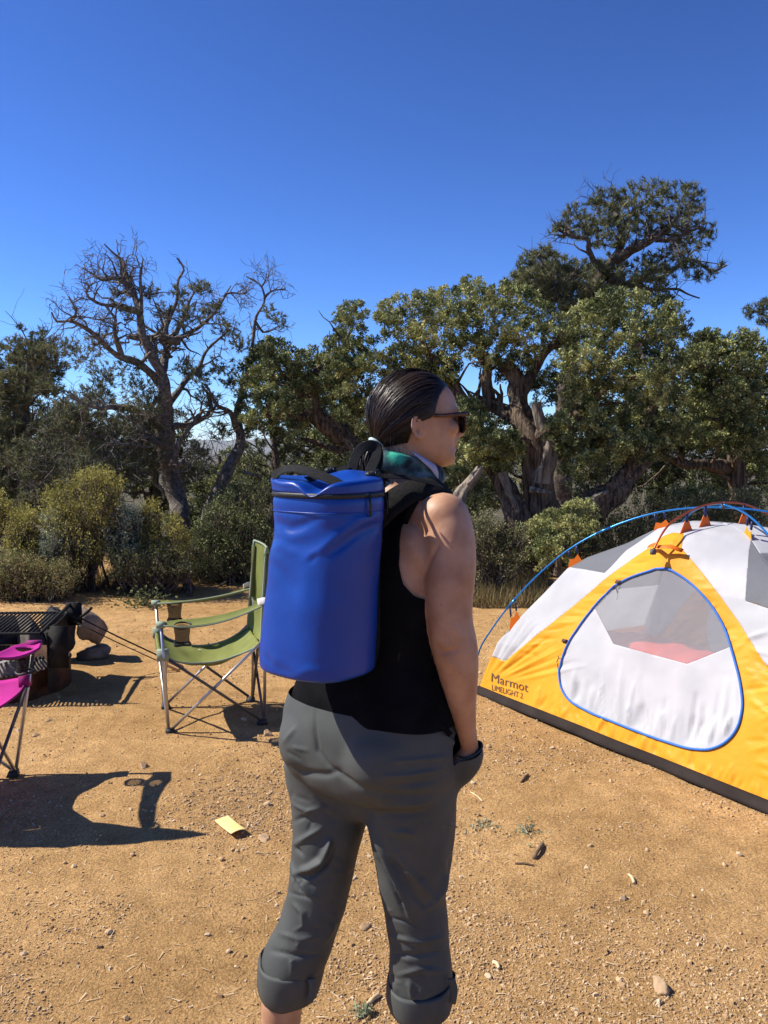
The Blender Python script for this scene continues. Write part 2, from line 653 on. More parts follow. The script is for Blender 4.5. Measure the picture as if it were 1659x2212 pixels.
def z6(x, y):
    return x * 0.5065, 508.3 + y * 0.5065
def z7(x, y):
    return 779.3 + x * 0.5303, 352.4 + y * 0.5303
def idn(x, y):
    return x, y

class Plant:
    """collects the wood and the leaves of one plant"""
    def __init__(s, seed):
        s.rng = np.random.default_rng(seed)
        s.wood, s.lv, s.lt, s.tint, s.n = [], [], [], [], 0
        s.limbs = []
    def limb(s, pts, r0, r1, conv, Y, sides=8, wig=0.04, n=None, gnarl=0.0):
        """pts (x, y, dY) on a picture grid"""
        W = np.array([at(*conv(p[0], p[1]), Y + (p[2] if len(p) > 2 else 0)) for p in pts])
        L = np.linalg.norm(np.diff(W, axis=0), axis=1).sum()
        n = n or max(6, int(L / 0.06))
        P = spline(W, n)
        k = np.sin(np.pi * np.linspace(0, 1, n))[:, None]
        P = P + wig * k * np.stack([fbm(P + 11.3 * c, 2.6, 2, int(s.rng.integers(999))) for c in range(3)], 1)
        r = r0 + (r1 - r0) * np.linspace(0, 1, n) ** 0.8
        r = r * (1 + 0.18 * vnoise(P, 7, int(s.rng.integers(999))))
        V, F = tube(P, r, sides, caps=False)
        if gnarl:
            c = np.repeat(P, sides, 0)
            d = V - c
            ang = np.tile(np.arange(sides), n) * (2 * np.pi / sides)
            tw = np.repeat(np.linspace(0, 1, n) * L, sides) * 1.6
            rdg = np.abs(((ang * 9 / (2 * np.pi) + 1.1 * tw + .5 * vnoise(V, 5, 8)) % 1) - .5) * 2
            f = 1 + gnarl * (np.sin(3 * ang + 2.2 * tw) * 0.5 + np.sin(5 * ang - 1.3 * tw + 1) * 0.35 + 0.5 * vnoise(V, 14, 5) + (.55 * rdg if sides > 20 else 0))
            V = c + d * f[:, None]
        s.limbs.append((V, F))
        return P, r
    def sprout(s, P, r, n, length, up=0.35, start=0.25, sides=4, seg=5, rscale=0.45, bend=0.5, out=None):
        """crooked side branches of a limb; returns their paths"""
        res = []
        m = len(P)
        for _ in range(n):
            i = int(s.rng.uniform(start, 0.98) * (m - 1))
            t = nrm(P[min(i + 1, m - 1)] - P[max(i - 1, 0)])
            v = s.rng.normal(size=3)
            v = nrm(v - t * (v @ t))
            d = nrm(0.45 * t + 0.9 * v + np.array([0, 0, up]))
            l = length * s.rng.uniform(0.45, 1.1)
            q = [P[i]]
            for k in range(seg):
                d = nrm(d + bend * s.rng.normal(size=3) * 0.5 + np.array([0, 0, up * .12]))
                q.append(q[-1] + d * l / seg)
            q = np.array(q)
            r0 = max(min(r[i] * rscale, 0.05), 0.004)
            rr = np.linspace(r0, max(r0 * 0.25, 0.0022), len(q))
            s.wood.append(tube(q, rr, sides, caps=False))
            res.append((q, rr))
        return res
    def twigs(s, B, D, L, r=0.0035):
        """many thin three-sided twigs at once, each of two bent pieces"""
        n = len(B)
        if n == 0:
            return
        L = np.broadcast_to(np.asarray(L, float), (n,))[:, None]
        d2 = nrm(D + 0.55 * s.rng.normal(size=(n, 3)))
        P = np.stack([B, B + D * L * .5, B + D * L * .5 + d2 * L * .5], 1)
        a = nrm(np.cross(D, s.rng.normal(size=(n, 3))))
        b = nrm(np.cross(D, a))
        ring = []
        for k, rr in ((0, 1.0), (1, 0.75), (2, 0.3)):
            for t in range(3):
                c, q = math.cos(t * 2.094), math.sin(t * 2.094)
                ring.append(P[:, k] + (a * c + b * q) * r * rr)
        V = np.stack(ring, 1).reshape(-1, 3)
        f = []
        for k in range(2):
            for t in range(3):
                f.append((k * 3 + t, k * 3 + (t + 1) % 3, k * 3 + 3 + (t + 1) % 3, k * 3 + 3 + t))
        F = (np.arange(n)[:, None, None] * 9 + np.array(f)[None]).reshape(-1, 4)
        s.wood.append((V, F))
    def add_leaves(s, V, tint):
        """V (n, 3 corners, 3)"""
        n = len(V)
        s.lv.append(V.reshape(-1, 3))
        s.lt.append(np.arange(n * 3).reshape(-1, 3) + s.n)
        s.tint.append(np.repeat(tint, 3))
        s.n += n * 3
    def scales(s, C, A, n=40, rad=0.055, ln=0.10, lw=0.024, tint=0.5, tv=0.2):
        """juniper sprays: little pointed scraps round an axis A at C"""
        N = len(C)
        u = s.rng.random((N, n, 1)) ** 0.7
        v = s.rng.normal(size=(N, n, 3))
        A3 = A[:, None, :]
        v = nrm(v - A3 * (v * A3).sum(-1, keepdims=True))
        rr = rad * np.sqrt(s.rng.random((N, n, 1))) * (1.05 - 0.55 * u)
        Pc = C[:, None, :] + A3 * ln * (u - 0.35) + v * rr
        d = nrm(A3 * 0.8 + v * 0.8 + 0.6 * s.rng.normal(size=(N, n, 3)))
        e = nrm(np.cross(d, s.rng.normal(size=(N, n, 3))))
        L = lw * s.rng.uniform(0.7, 1.5, (N, n, 1))
        Vt = np.stack([Pc - e * L * .42, Pc + e * L * .42, Pc + d * L * 1.25], 2)
        t = np.broadcast_to(np.asarray(tint, float).reshape(-1, 1), (N, n)) + tv * s.rng.normal(size=(N, 1)) + 0.17 * s.rng.normal(size=(N, n)) + 0.25 * (u[..., 0] - .5)  # natural leaf variation, with per-leaf spread widened to paint in sunlit flecks
        s.add_leaves(Vt.reshape(-1, 3, 3), np.clip(t.ravel(), 0, 1))
    def needles(s, C, A, n=16, L=0.05, w=0.005, tint=0.4, tv=0.2, open_=0.8):
        N = len(C)
        d = nrm(A[:, None, :] + open_ * s.rng.normal(size=(N, n, 3)))
        B = C[:, None, :] - A[:, None, :] * (s.rng.random((N, n, 1)) * L * 0.9)
        e = nrm(np.cross(d, s.rng.normal(size=(N, n, 3)))) * w
        l = L * s.rng.uniform(0.7, 1.2, (N, n, 1))
        Vt = np.stack([B - e, B + e, B + d * l], 2)
        t = np.broadcast_to(np.asarray(tint, float).reshape(-1, 1), (N, n)) + tv * s.rng.normal(size=(N, 1)) + 0.08 * s.rng.normal(size=(N, n))
        s.add_leaves(Vt.reshape(-1, 3, 3), np.clip(t.ravel(), 0, 1))
    def lobes_in(s, poly, spacing, rpx, Y, dep, conv=idn, tries=4000):
        """lumps that fill an outline: centres (m, 3) and radii"""
        P = np.array([conv(*p) for p in poly])
        lo, hi = P.min(0), P.max(0)
        X = s.rng.uniform(lo, hi, (tries, 2))
        d = polydist(X[:, 0], X[:, 1], P)
        keep = []
        for x, dd in zip(X, d):
            if dd < rpx[0] * 0.3:
                continue
            if all((x[0] - k[0]) ** 2 + (x[1] - k[1]) ** 2 > spacing ** 2 for k in keep):
                keep.append((x[0], x[1], dd))
        C, Rr = [], []
        for x, y, dd in keep:
            r = min(s.rng.uniform(*rpx), dd * 1.25 + 3)
            yy = Y + dep * s.rng.uniform(-1, 1)
            C.append(at(x, y, yy))
            Rr.append(r * yy / FX)
        return np.array(C), np.array(Rr)
    def juniper_lobes(s, C, Rr, per=None, tint=0.5, sq=0.85, size=1.0, n=40):
        """clumps of sprays all over each lump, twigs inside"""
        allC, allA, tt = [], [], []
        for c, r in zip(C, Rr):
            k = per or int(64 * (r / 0.2) ** 2 / size ** 2)
            k = max(8, min(k, 320))
            d = nrm(s.rng.normal(size=(k, 3)) + np.array([-.25, 0, 0.8]))
            rad = r * (0.55 + 0.5 * s.rng.random((k, 1)) ** 0.6) * (1 + 0.25 * vnoise(d * 2.1 + c, 1.0, 3)[:, None])
            p = c + d * rad * np.array([1, 1, sq])
            allC.append(p)
            allA.append(nrm(d + np.array([0, 0, 0.6]) + 0.35 * s.rng.normal(size=(k, 3))))
            tt.append(np.full(k, tint + .06 + 0.17 * s.rng.normal()))
            nb = max(3, k // 5)
            s.twigs(np.repeat(c[None], nb, 0) + 0.2 * r * s.rng.normal(size=(nb, 3)), nrm(s.rng.normal(size=(nb, 3))), r * 0.9, 0.006)
        s.scales(np.concatenate(allC), np.concatenate(allA), n, 0.042 * size, 0.095 * size, 0.0185 * size, np.concatenate(tt), .2)
    def pinyon_lobes(s, C, Rr, dens=1.0, tint=0.4, L=0.06, n=16, w=0.005, twig=1.0, open_=0.8):
        allC, allA, tt = [], [], []
        for c, r in zip(C, Rr):
            k = max(4, int(42 * dens * (r / 0.25) ** 2))
            d = nrm(s.rng.normal(size=(k, 3)) + np.array([0, 0, 0.25]))
            p = c + d * r * s.rng.random((k, 1)) ** 0.45 * np.array([1, 1, 0.8])
            a = nrm(d + np.array([0, 0, 0.5]) + 0.4 * s.rng.normal(size=(k, 3)))
            allC.append(p)
            allA.append(a)
            tt.append(np.full(k, tint + 0.08 * s.rng.normal()))
            m = s.rng.random(k) < 0.8 * twig
            s.twigs(p[m] - a[m] * r * 0.55, a[m], r * 0.55, 0.0045)
        C2, A2, t2 = np.concatenate(allC), np.concatenate(allA), np.concatenate(tt)
        s.needles(C2, A2, n, L, w, t2, 0.15, open_)
    def build(s, name, label, cat, base, bark, leaf, group=None, dead=None):
        t = thing(name, label, cat, tuple(base), 0, group)
        for k, (V, F) in enumerate(s.limbs):
            obj('trunk' if k == 0 else 'limb', V, F, bark, t)
        if s.wood:
            V, F = joina(s.wood)
            obj('twigs', V, F, bark, t)['kind'] = 'stuff'
        for V, F in dead or ():
            obj('dead_limb', V, F, M_DEAD, t)['label'] = 'bare grey weathered limb'
        if s.lv:
            V = np.concatenate(s.lv)
            obj('crown', V, np.concatenate(s.lt), leaf, t, False, {'tint': np.concatenate(s.tint)})['kind'] = 'stuff'
        return t
def foot(x, Y):
    p = at(x, 1200, Y)
    return (p[0], Y, float(ground_z(np.array([p[0], Y, 0]))))
def lob(lst, Y, conv, rng, dep=0.25):
    C, Rr = [], []
    for x, y, r in lst:
        px, py = conv(x, y)
        k = abs(conv(r, 0)[0] - conv(0, 0)[0])
        yy = Y + dep * rng.normal()
        C.append(at(px, py, yy))
        Rr.append(k * yy / FX)
    return np.array(C), np.array(Rr)

# ---- half-dead pinyon with bare crooked limbs against the sky
YA = 10.8
p = Plant(21)
main = [
    ([(780, 1400), (760, 1230), (745, 1100, .1), (722, 950, .1), (705, 830), (700, 740)], .155, .10),
    ([(705, 760), (690, 600, -.2), (640, 480, -.3), (600, 330, -.3), (560, 220, -.2), (525, 150, -.1), (520, 110), (490, 85), (445, 38)], .095, .008),
    ([(560, 220, -.2), (480, 190, -.4), (420, 195, -.5), (385, 165, -.5), (350, 140, -.6)], .04, .007),
    ([(600, 330, -.3), (470, 290, -.5), (400, 265, -.6), (370, 245, -.6), (380, 215, -.6), (362, 200, -.6)], .045, .008),
    ([(695, 640), (570, 545, -.5), (520, 520, -.6), (440, 440, -.8), (370, 400, -.9), (300, 370, -1), (240, 368, -1), (220, 328, -1)], .07, .008),
    ([(300, 370, -1), (310, 320, -1.1), (292, 262, -1.1)], .022, .007),
    ([(520, 520, -.6), (490, 420, -.7), (500, 360, -.7), (450, 300, -.8)], .04, .01),
    ([(690, 600), (700, 500, .3), (705, 420, .4), (760, 280, .5), (765, 190, .5), (785, 150, .5), (755, 97, .5)], .07, .009),
    ([(740, 430, .3), (800, 330, .4), (830, 260, .4), (860, 190, .4)], .04, .007),
    ([(700, 470, .3), (800, 420, .5), (900, 340, .6), (960, 250, .6), (985, 215, .6)], .05, .007),
    ([(960, 250, .6), (1000, 240, .6), (1055, 238, .6)], .018, .006),
    ([(550, 430, -.2), (600, 440, -.2), (680, 440, 0), (760, 450, .2)], .04, .05),
    ([(715, 720, .1), (780, 640, .4), (850, 560, .6), (900, 480, .7), (980, 400, .7)], .055, .01),
    ([(600, 330, -.3), (610, 250, -.3), (600, 160, -.3), (610, 100, -.3)], .035, .007),
    ([(705, 830), (600, 760, -.4), (480, 740, -.7), (370, 720, -.9), (300, 690, -1)], .07, .012),
    ([(715, 900), (620, 860, -.5), (520, 880, -.8), (420, 900, -1)], .05, .01),
    ([(730, 820), (830, 800, .3), (900, 700, .4), (860, 640, .4)], .05, .012),
]
heavy, fine = [], []
for k, (q, r0, r1) in enumerate(main):
    P, r = p.limb(q, r0 * 0.98, r1 * 1.1, z6, YA, 9 if k < 2 else 7, 0.05, gnarl=0.12 if k < 2 else 0.05)
    if k:
        b1 = p.sprout(P, r, 10, 0.50, 0.25, 0.15, 4, 6, 0.55, 0.85)
        for q1, r1_ in b1:
            b2 = p.sprout(q1, r1_, 3, 0.26, 0.2, 0.2, 3, 4, 0.6, 0.9)
            for q2, r2 in b2:
                fine.append(q2)
fq = np.array([f[i] for f in fine for i in (1, 3, 4)])
p.twigs(fq, nrm(p.rng.normal(size=fq.shape) + np.array([0, 0, .1])), p.rng.uniform(.08, .2, len(fq)), .0035)
stem = [
    ([(845, 1360), (880, 1230), (930, 1130, -.1), (990, 980, -.1), (1025, 860), (1005, 790, .1)], .11, .06),
    ([(1005, 800, .1), (1040, 640, .2), (1065, 540, .2), (1080, 450, .2), (1090, 350, .2), (1125, 270, .2), (1115, 220, .2), (1050, 175, .2)], .05, .007),
    ([(1125, 270, .2), (1160, 240, .2), (1220, 232, .2)], .02, .006),
    ([(1115, 220, .2), (1135, 165, .2)], .015, .006),
    ([(1090, 370, .2), (1130, 410, .3), (1200, 380, .3)], .02, .006),
    ([(1010, 830), (990, 760, -.2), (930, 720, -.3), (880, 640, -.4)], .05, .012),
    ([(880, 1220), (950, 1160, -.2), (1050, 1080, -.4)], .06, .02),
]
for k, (q, r0, r1) in enumerate(stem):
    P, r = p.limb(q, r0, r1, z6, YA, 8, 0.04, gnarl=0.1)
    if 0 < k:
        for q1, r1_ in p.sprout(P, r, 9, 0.38, 0.25, 0.2, 3, 5, 0.5, 0.75):
            p.twigs(q1[2:], nrm(p.rng.normal(size=(len(q1) - 2, 3))), .16, .0035)
reg = [(960, 400, 75), (1180, 350, 50), (1140, 320, 40), (1210, 380, 30), (860, 230, 60), (800, 340, 85), (900, 330, 60), (430, 450, 80), (350, 520, 80), (460, 600, 90),
       (600, 650, 90), (560, 560, 60), (850, 600, 80), (890, 700, 70), (780, 560, 60), (950, 560, 70), (700, 330, 60), (560, 330, 60), (640, 240, 60), (500, 250, 50),
       (1020, 470, 60), (990, 620, 60), (760, 250, 50), (300, 470, 50), (420, 680, 90), (930, 300, 40)]
C, Rr = lob(reg, YA, z6, p.rng, .45)
p.pinyon_lobes(C, Rr, 1.5, 0.55, 0.055, 15, 0.0052)
reg = [(320, 760, 120), (420, 850, 150), (600, 850, 120), (200, 950, 130), (450, 950, 140), (330, 880, 120), (560, 770, 90), (240, 820, 110), (540, 1000, 110), (640, 960, 80), (860, 930, 70), (940, 830, 60), (830, 1010, 70), (150, 1030, 110), (360, 1000, 120), (640, 720, 80)]
C, Rr = lob(reg, YA - .7, z6, p.rng, .35)
p.pinyon_lobes(C, Rr, 1.5, 0.5, 0.06, 15, 0.0055, 1.0)
for c, r in zip(C, Rr):
    B = c + r * .8 * p.rng.normal(size=(45, 3)) * .7
    p.twigs(B, nrm(p.rng.normal(size=B.shape) + np.array([0, 0, -.1])), .28, .0045)
dead = Plant(4)
for q, r0, r1 in (([(735, 985, -.15), (772, 880, -.25), (830, 800, -.2), (865, 745, -.1)], .05, .02), ([(745, 985, -.2), (780, 975, -.25), (800, 940, -.25)], .03, .015),
                  ([(560, 860, -.6), (620, 905, -.6), (670, 890, -.5)], .02, .012), ([(1040, 1010, -.3), (1080, 1022, -.3), (1115, 1030, -.3)], .025, .01), ([(660, 1060, -.3), (690, 1090, -.3), (700, 1120, -.2)], .025, .015)):
    dead.limb(q, r0, r1, z6, YA, 7, .03, gnarl=.1)
p.build('pinyon_tree', 'half-dead pinyon with bare crooked limbs high against the sky, above the yellow-green shrubs', 'tree', foot(395, YA), M_BARKG, M_PIN, 'trees around the campsite', dead.limbs)

# ---- dense dark pinyon at the left edge
Y_ = 13.2
p = Plant(33)
P, r = p.limb([(60, 1260), (55, 1100), (50, 950), (60, 800), (70, 715)], .16, .02, idn, Y_, 7)
for q1, r1_ in p.sprout(P, r, 26, 0.8, 0.3, 0.2, 5, 6, .5):
    p.sprout(q1, r1_, 4, .5, .2, .2, 3, 4)
C, Rr = p.lobes_in([(-110, 780), (-40, 735), (0, 740), (50, 690), (80, 690), (120, 725), (150, 760), (140, 860), (190, 890), (230, 960), (240, 1060), (150, 1120), (0, 1140), (-110, 1120)], 26, (22, 44), Y_, .8)
p.pinyon_lobes(C, Rr, 1.5, 0.62, 0.07, 18, 0.0066)
p.build('pinyon_tree', 'dense dark pinyon cut off by the left edge of the picture', 'tree', foot(60, Y_), M_BARKP, M_PIN, 'trees around the campsite')

# ---- juniper with a leaning trunk behind the backpack
Y_ = 10.2
p = Plant(45)
tr = [([(1700, 1330), (1620, 1150), (1560, 1010), (1500, 920), (1440, 860), (1360, 790), (1320, 700), (1340, 600)], .19, .06),
      ([(1330, 720), (1250, 640, -.2), (1180, 560, -.3)], .07, .02), ([(1340, 600), (1430, 520, .2), (1500, 400, .2)], .06, .02), ([(1440, 860), (1540, 760, .3), (1580, 640, .4)], .07, .02),
      ([(1340, 780), (1220, 780, -.3), (1110, 760, -.4)], .06, .02), ([(1500, 920), (1400, 900, .4), (1280, 870, .5)], .06, .02)]
for k, (q, r0, r1) in enumerate(tr):
    P, r = p.limb(q, r0, r1, z6, Y_, 28 if k == 0 else 7, .05, gnarl=.25 if k == 0 else .15)
    if k:
        p.sprout(P, r, 8, .5, .3)
C, Rr = p.lobes_in([(1020, 650), (1040, 560), (1110, 460), (1180, 450), (1240, 480), (1260, 530), (1330, 490), (1430, 440), (1440, 360), (1470, 290), (1530, 290), (1560, 340), (1560, 430), (1620, 470), (1600, 560), (1590, 650),
                    (1620, 760), (1600, 860), (1540, 900), (1480, 840), (1430, 760), (1380, 720), (1330, 740), (1320, 830), (1200, 870), (1060, 850), (1010, 740)], 17, (12, 25), Y_, .8, z6)
p.juniper_lobes(C, Rr, None, 0.40)
p.build('juniper_tree', 'bushy juniper with a leaning trunk, between the half-dead pinyon and the person\'s head', 'tree', foot(850, Y_), M_BARK, M_JUN, 'trees around the campsite')

# ---- the big old juniper with twisted stems, in front of the tall pinyon
YB = 9.4
p = Plant(52)
tr = [([(740, 1640), (732, 1420), (735, 1300), (720, 1200), (700, 1130), (660, 1050, .1), (640, 960, .15), (630, 880, .2), (580, 820, .2)], .20, .07),
      ([(660, 1640), (640, 1440), (600, 1330, .1), (560, 1250, .2), (530, 1180, .2), (510, 1080, .3)], .16, .06),
      ([(880, 1560), (920, 1430, -.1), (980, 1370, -.1), (1050, 1310), (1100, 1250, .1), (1200, 1180, .2)], .17, .08),
      ([(660, 1050, .1), (560, 1000, .3), (500, 980, .3), (420, 960, .3), (370, 925, .3)], .09, .05),
      ([(530, 990, .3), (510, 900, .3), (515, 820, .3), (480, 740, .3)], .08, .03),
      ([(640, 960, .15), (700, 850, .3), (760, 760, .3), (840, 700, .3)], .08, .03),
      ([(720, 1120, -.1), (830, 1060, -.2), (930, 980, -.2), (1010, 900, -.2), (1080, 780, -.1)], .09, .03),
      ([(1100, 1250, .1), (1150, 1100, .1), (1200, 980, .1), (1230, 850)], .09, .03),
      ([(370, 925, .3), (300, 830, .3), (250, 720, .3), (220, 640, .3)], .05, .02),
      ([(420, 960, .3), (380, 880, .3), (340, 800, .3)], .05, .02),
      ([(740, 1580, -.2), (700, 1565, -.4), (620, 1530, -.5), (520, 1510, -.6), (440, 1475, -.6), (380, 1440, -.6)], .13, .09)]
for k, (q, r0, r1) in enumerate(tr):
    P, r = p.limb(q, r0, r1, z7, YB, 30 if k < 4 or k == 10 else 9, .05, gnarl=.3 if k < 4 or k == 10 else .15)
    if 3 <= k < 10:
        p.sprout(P, r, 9, .5, .3)
C, Rr = p.lobes_in([(70, 640), (80, 590), (130, 555), (200, 545), (330, 530), (400, 520), (440, 485), (490, 485), (530, 530), (620, 490), (700, 530), (790, 590), (800, 660), (750, 770), (690, 800), (620, 790), (540, 770), (500, 820), (420, 790), (330, 810), (240, 790), (180, 730), (90, 720)],
                   19, (12, 25), YB + .25, .95, z7)
p.juniper_lobes(C, Rr, None, 0.52)
C, Rr = p.lobes_in([(800, 660), (870, 600), (960, 560), (1010, 525), (1150, 545), (1230, 570), (1310, 600), (1335, 680), (1310, 800), (1320, 900), (1290, 1000), (1200, 1030), (1100, 1020), (980, 1000), (850, 1000), (790, 900), (770, 800)], 19, (13, 27), YB - .1, .95, z7)
p.juniper_lobes(C, Rr, None, 0.52)
C, Rr = p.lobes_in([(760, 1080), (850, 990), (1000, 1020), (1200, 1010), (1290, 1050), (1290, 1190), (1180, 1230), (1080, 1210), (1000, 1250), (940, 1330), (880, 1330), (830, 1260), (780, 1200)], 18, (13, 26), YB - .1, .7, z7)
p.juniper_lobes(C, Rr, None, 0.45)
C, Rr = p.lobes_in([(380, 980), (450, 965), (500, 1000), (520, 1100), (640, 1110), (660, 1190), (590, 1270), (520, 1240), (470, 1260), (400, 1200)], 15, (14, 26), YB - .2, .35, z7)
p.juniper_lobes(C, Rr, None, 0.58)
C, Rr = p.lobes_in([(380, 1240), (470, 1260), (560, 1240), (580, 1330), (560, 1440), (470, 1440), (400, 1380)], 24, (14, 24), YB + .3, .3, z7)
p.juniper_lobes(C, Rr, None, 0.5)
C, Rr = p.lobes_in([(60, 800), (180, 740), (330, 800), (420, 800), (400, 900), (330, 940), (200, 900), (80, 880)], 17, (14, 24), YB + .4, .3, z7)
p.juniper_lobes(C, Rr, None, 0.45)
C, Rr = p.lobes_in([(440, 800), (560, 790), (700, 790), (780, 900), (790, 1000), (700, 930), (600, 900), (520, 880)], 19, (14, 24), YB + .45, .3, z7)
p.juniper_lobes(C, Rr, None, 0.42)
snag = Plant(6)
for q, r0, r1 in (([(395, 1375, -.5), (425, 1320, -.5), (455, 1285, -.45), (490, 1240, -.4)], .075, .035), ([(440, 1305, -.5), (470, 1255, -.5), (492, 1235, -.5)], .05, .012),
                  ([(735, 1300, -.12), (752, 1180, -.14), (742, 1080, -.12), (715, 975, -.1)], .10, .045), ([(575, 1260, -.1), (600, 1330, -.15), (640, 1420, -.15)], .05, .02),
                  ([(690, 1330, -.2), (740, 1335, -.3), (775, 1345, -.3)], .03, .012), ([(905, 1440, -.25), (960, 1375, -.27), (1010, 1335, -.25)], .07, .02), ([(1130, 740, -.7), (1150, 800, -.7)], .025, .01), ([(1080, 855, -.7), (1130, 862, -.7)], .015, .008)):
    snag.limb(q, r0, r1, z7, YB, 24, .05, gnarl=.35)
p.build('juniper_tree', 'big old juniper with twisted peeling stems, standing behind the tent', 'tree', foot(1170, YB), M_BARK, M_JUN, 'trees around the campsite', snag.limbs)

# ---- low juniper bush in front of it
p = Plant(58)
Yb = 8.35
C, Rr = p.lobes_in([(690, 1500), (700, 1460), (780, 1430), (850, 1400), (900, 1370), (960, 1420), (960, 1500), (900, 1560), (830, 1640), (740, 1660), (690, 1600)], 17, (13, 24), Yb, .3, z7)
p.juniper_lobes(C, Rr, None, 0.58, size=.85)
p.limb([(800, 1680), (810, 1600), (840, 1500)], .04, .015, z7, Yb, 6)
p.build('juniper_bush', 'low bright juniper bush between the old juniper\'s trunks and the tent', 'shrub', foot(1215, Yb), M_BARK, M_JUN, 'shrubs at the edge of the clearing')

# ---- tall pinyon behind
Y_ = 13.6
p = Plant(61)
tr = [([(800, 1500), (820, 1100), (850, 800), (870, 640), (930, 520), (1000, 440), (1040, 385), (1060, 280, .1), (1045, 220, .1), (1040, 160, .1)], .24, .04),
      ([(1040, 390), (1120, 345, -.3), (1200, 310, -.5), (1250, 270, -.5), (1300, 210, -.5)], .10, .03), ([(1000, 460), (1090, 500, .3), (1180, 450, .5), (1270, 430, .6), (1330, 400, .6), (1440, 440, .6), (1490, 415, .6)], .08, .015),
      ([(1090, 500, .3), (1230, 510, .5), (1300, 520, .6), (1380, 550, .6)], .04, .012), ([(1000, 440), (930, 370, -.4), (925, 310, -.5), (850, 290, -.6), (790, 265, -.6)], .07, .015), ([(930, 520), (850, 470, -.4), (760, 430, -.5), (690, 400, -.5)], .07, .015),
      ([(1200, 310, -.5), (1290, 300, -.6), (1390, 260, -.6)], .05, .015), ([(1060, 280), (1120, 200, .2), (1200, 130, .2)], .05, .015), ([(1045, 220), (980, 160, .3), (930, 150, .3)], .04, .012), ([(870, 640), (800, 560, .4), (700, 540, .5)], .06, .02)]
for k, (q, r0, r1) in enumerate(tr):
    P, r = p.limb(q, r0, r1, z7, Y_, 8, .06, gnarl=.08)
    if k:
        for q1, r1_ in p.sprout(P, r, 10, .6, .3, .25, 4, 5, .5, .7):
            p.sprout(q1, r1_, 3, .3, .2, .2, 3, 4, .6, .8)
C, Rr = p.lobes_in([(760, 280), (790, 240), (830, 190), (960, 100), (1060, 90), (1150, 60), (1260, 80), (1340, 60), (1390, 90), (1400, 150), (1440, 230), (1450, 300), (1410, 350), (1340, 360), (1420, 415), (1490, 395), (1500, 420), (1440, 470), (1380, 490), (1300, 450), (1240, 520), (1330, 580), (1250, 590), (1100, 560), (1040, 430),
                    (1140, 370), (1250, 330), (1180, 310), (1080, 350), (1000, 380), (930, 330), (850, 310)], 15, (11, 22), Y_, .65, z7, 7000)
p.pinyon_lobes(C, Rr * 1.05, 1.15, 0.55, 0.085, 17, 0.0062)
C, Rr = p.lobes_in([(645, 390), (700, 335), (790, 330), (850, 390), (940, 385), (1060, 400), (1100, 500), (1060, 600), (950, 650), (800, 640), (700, 570), (560, 500), (600, 460)], 16, (15, 27), Y_, .6, z7, 6000)
p.pinyon_lobes(C, Rr * 1.1, 1.5, 0.62, 0.085, 17, 0.0064)
p.build('pinyon_tree', 'tallest pinyon with a rounded open crown, rising behind the big juniper', 'tree', foot(1210, Y_), M_BARKP, M_PIN, 'trees around the campsite')

# ---- juniper at the right edge, and a far pinyon above it
Y_ = 10.6
p = Plant(72)
for q, r0, r1 in (([(1560, 1640), (1540, 1300), (1500, 1100), (1480, 900), (1500, 760)], .18, .04), ([(1500, 1240), (1380, 1230, -.2), (1260, 1200, -.3), (1190, 1190, -.3)], .09, .03), ([(1500, 1050), (1600, 900), (1620, 800)], .07, .02), ([(1490, 1000), (1400, 860), (1380, 760)], .06, .02)):
    P, r = p.limb(q, r0, r1, z7, Y_, 9, .06, gnarl=.2)
    p.sprout(P, r, 8, .6, .3)
C, Rr = p.lobes_in([(1295, 830), (1340, 740), (1400, 680), (1440, 675), (1480, 720), (1560, 685), (1620, 700), (1650, 770), (1700, 820), (1700, 1280), (1620, 1290), (1540, 1200), (1440, 1180), (1300, 1180), (1320, 900)], 18, (14, 28), Y_, .9, z7)
p.juniper_lobes(C, Rr, None, 0.47)
p.build('juniper_tree', 'juniper cut off by the right edge, its dark low branches above the tent', 'tree', foot(1600, Y_), M_BARK, M_JUN, 'trees around the campsite')
Y_ = 16.0
p = Plant(77)
P, r = p.limb([(1760, 1500), (1740, 1000), (1730, 700), (1720, 560)], .2, .03, z7, Y_, 7)
p.limb([(1730, 700), (1680, 640), (1600, 600)], .06, .015, z7, Y_, 5)
C, Rr = lob([(1590, 605, 42), (1640, 590, 50), (1650, 650, 45), (1690, 560, 60), (1720, 640, 80), (1760, 540, 80), (1790, 640, 90), (1740, 760, 110)], Y_, z7, p.rng, .3)
p.pinyon_lobes(C, Rr, 1.2, 0.42, 0.08, 16, 0.007)
p.build('pinyon_tree', 'far pinyon poking in at the right edge, above the junipers', 'tree', foot(1690, Y_), M_BARKP, M_PIN, 'trees around the campsite')

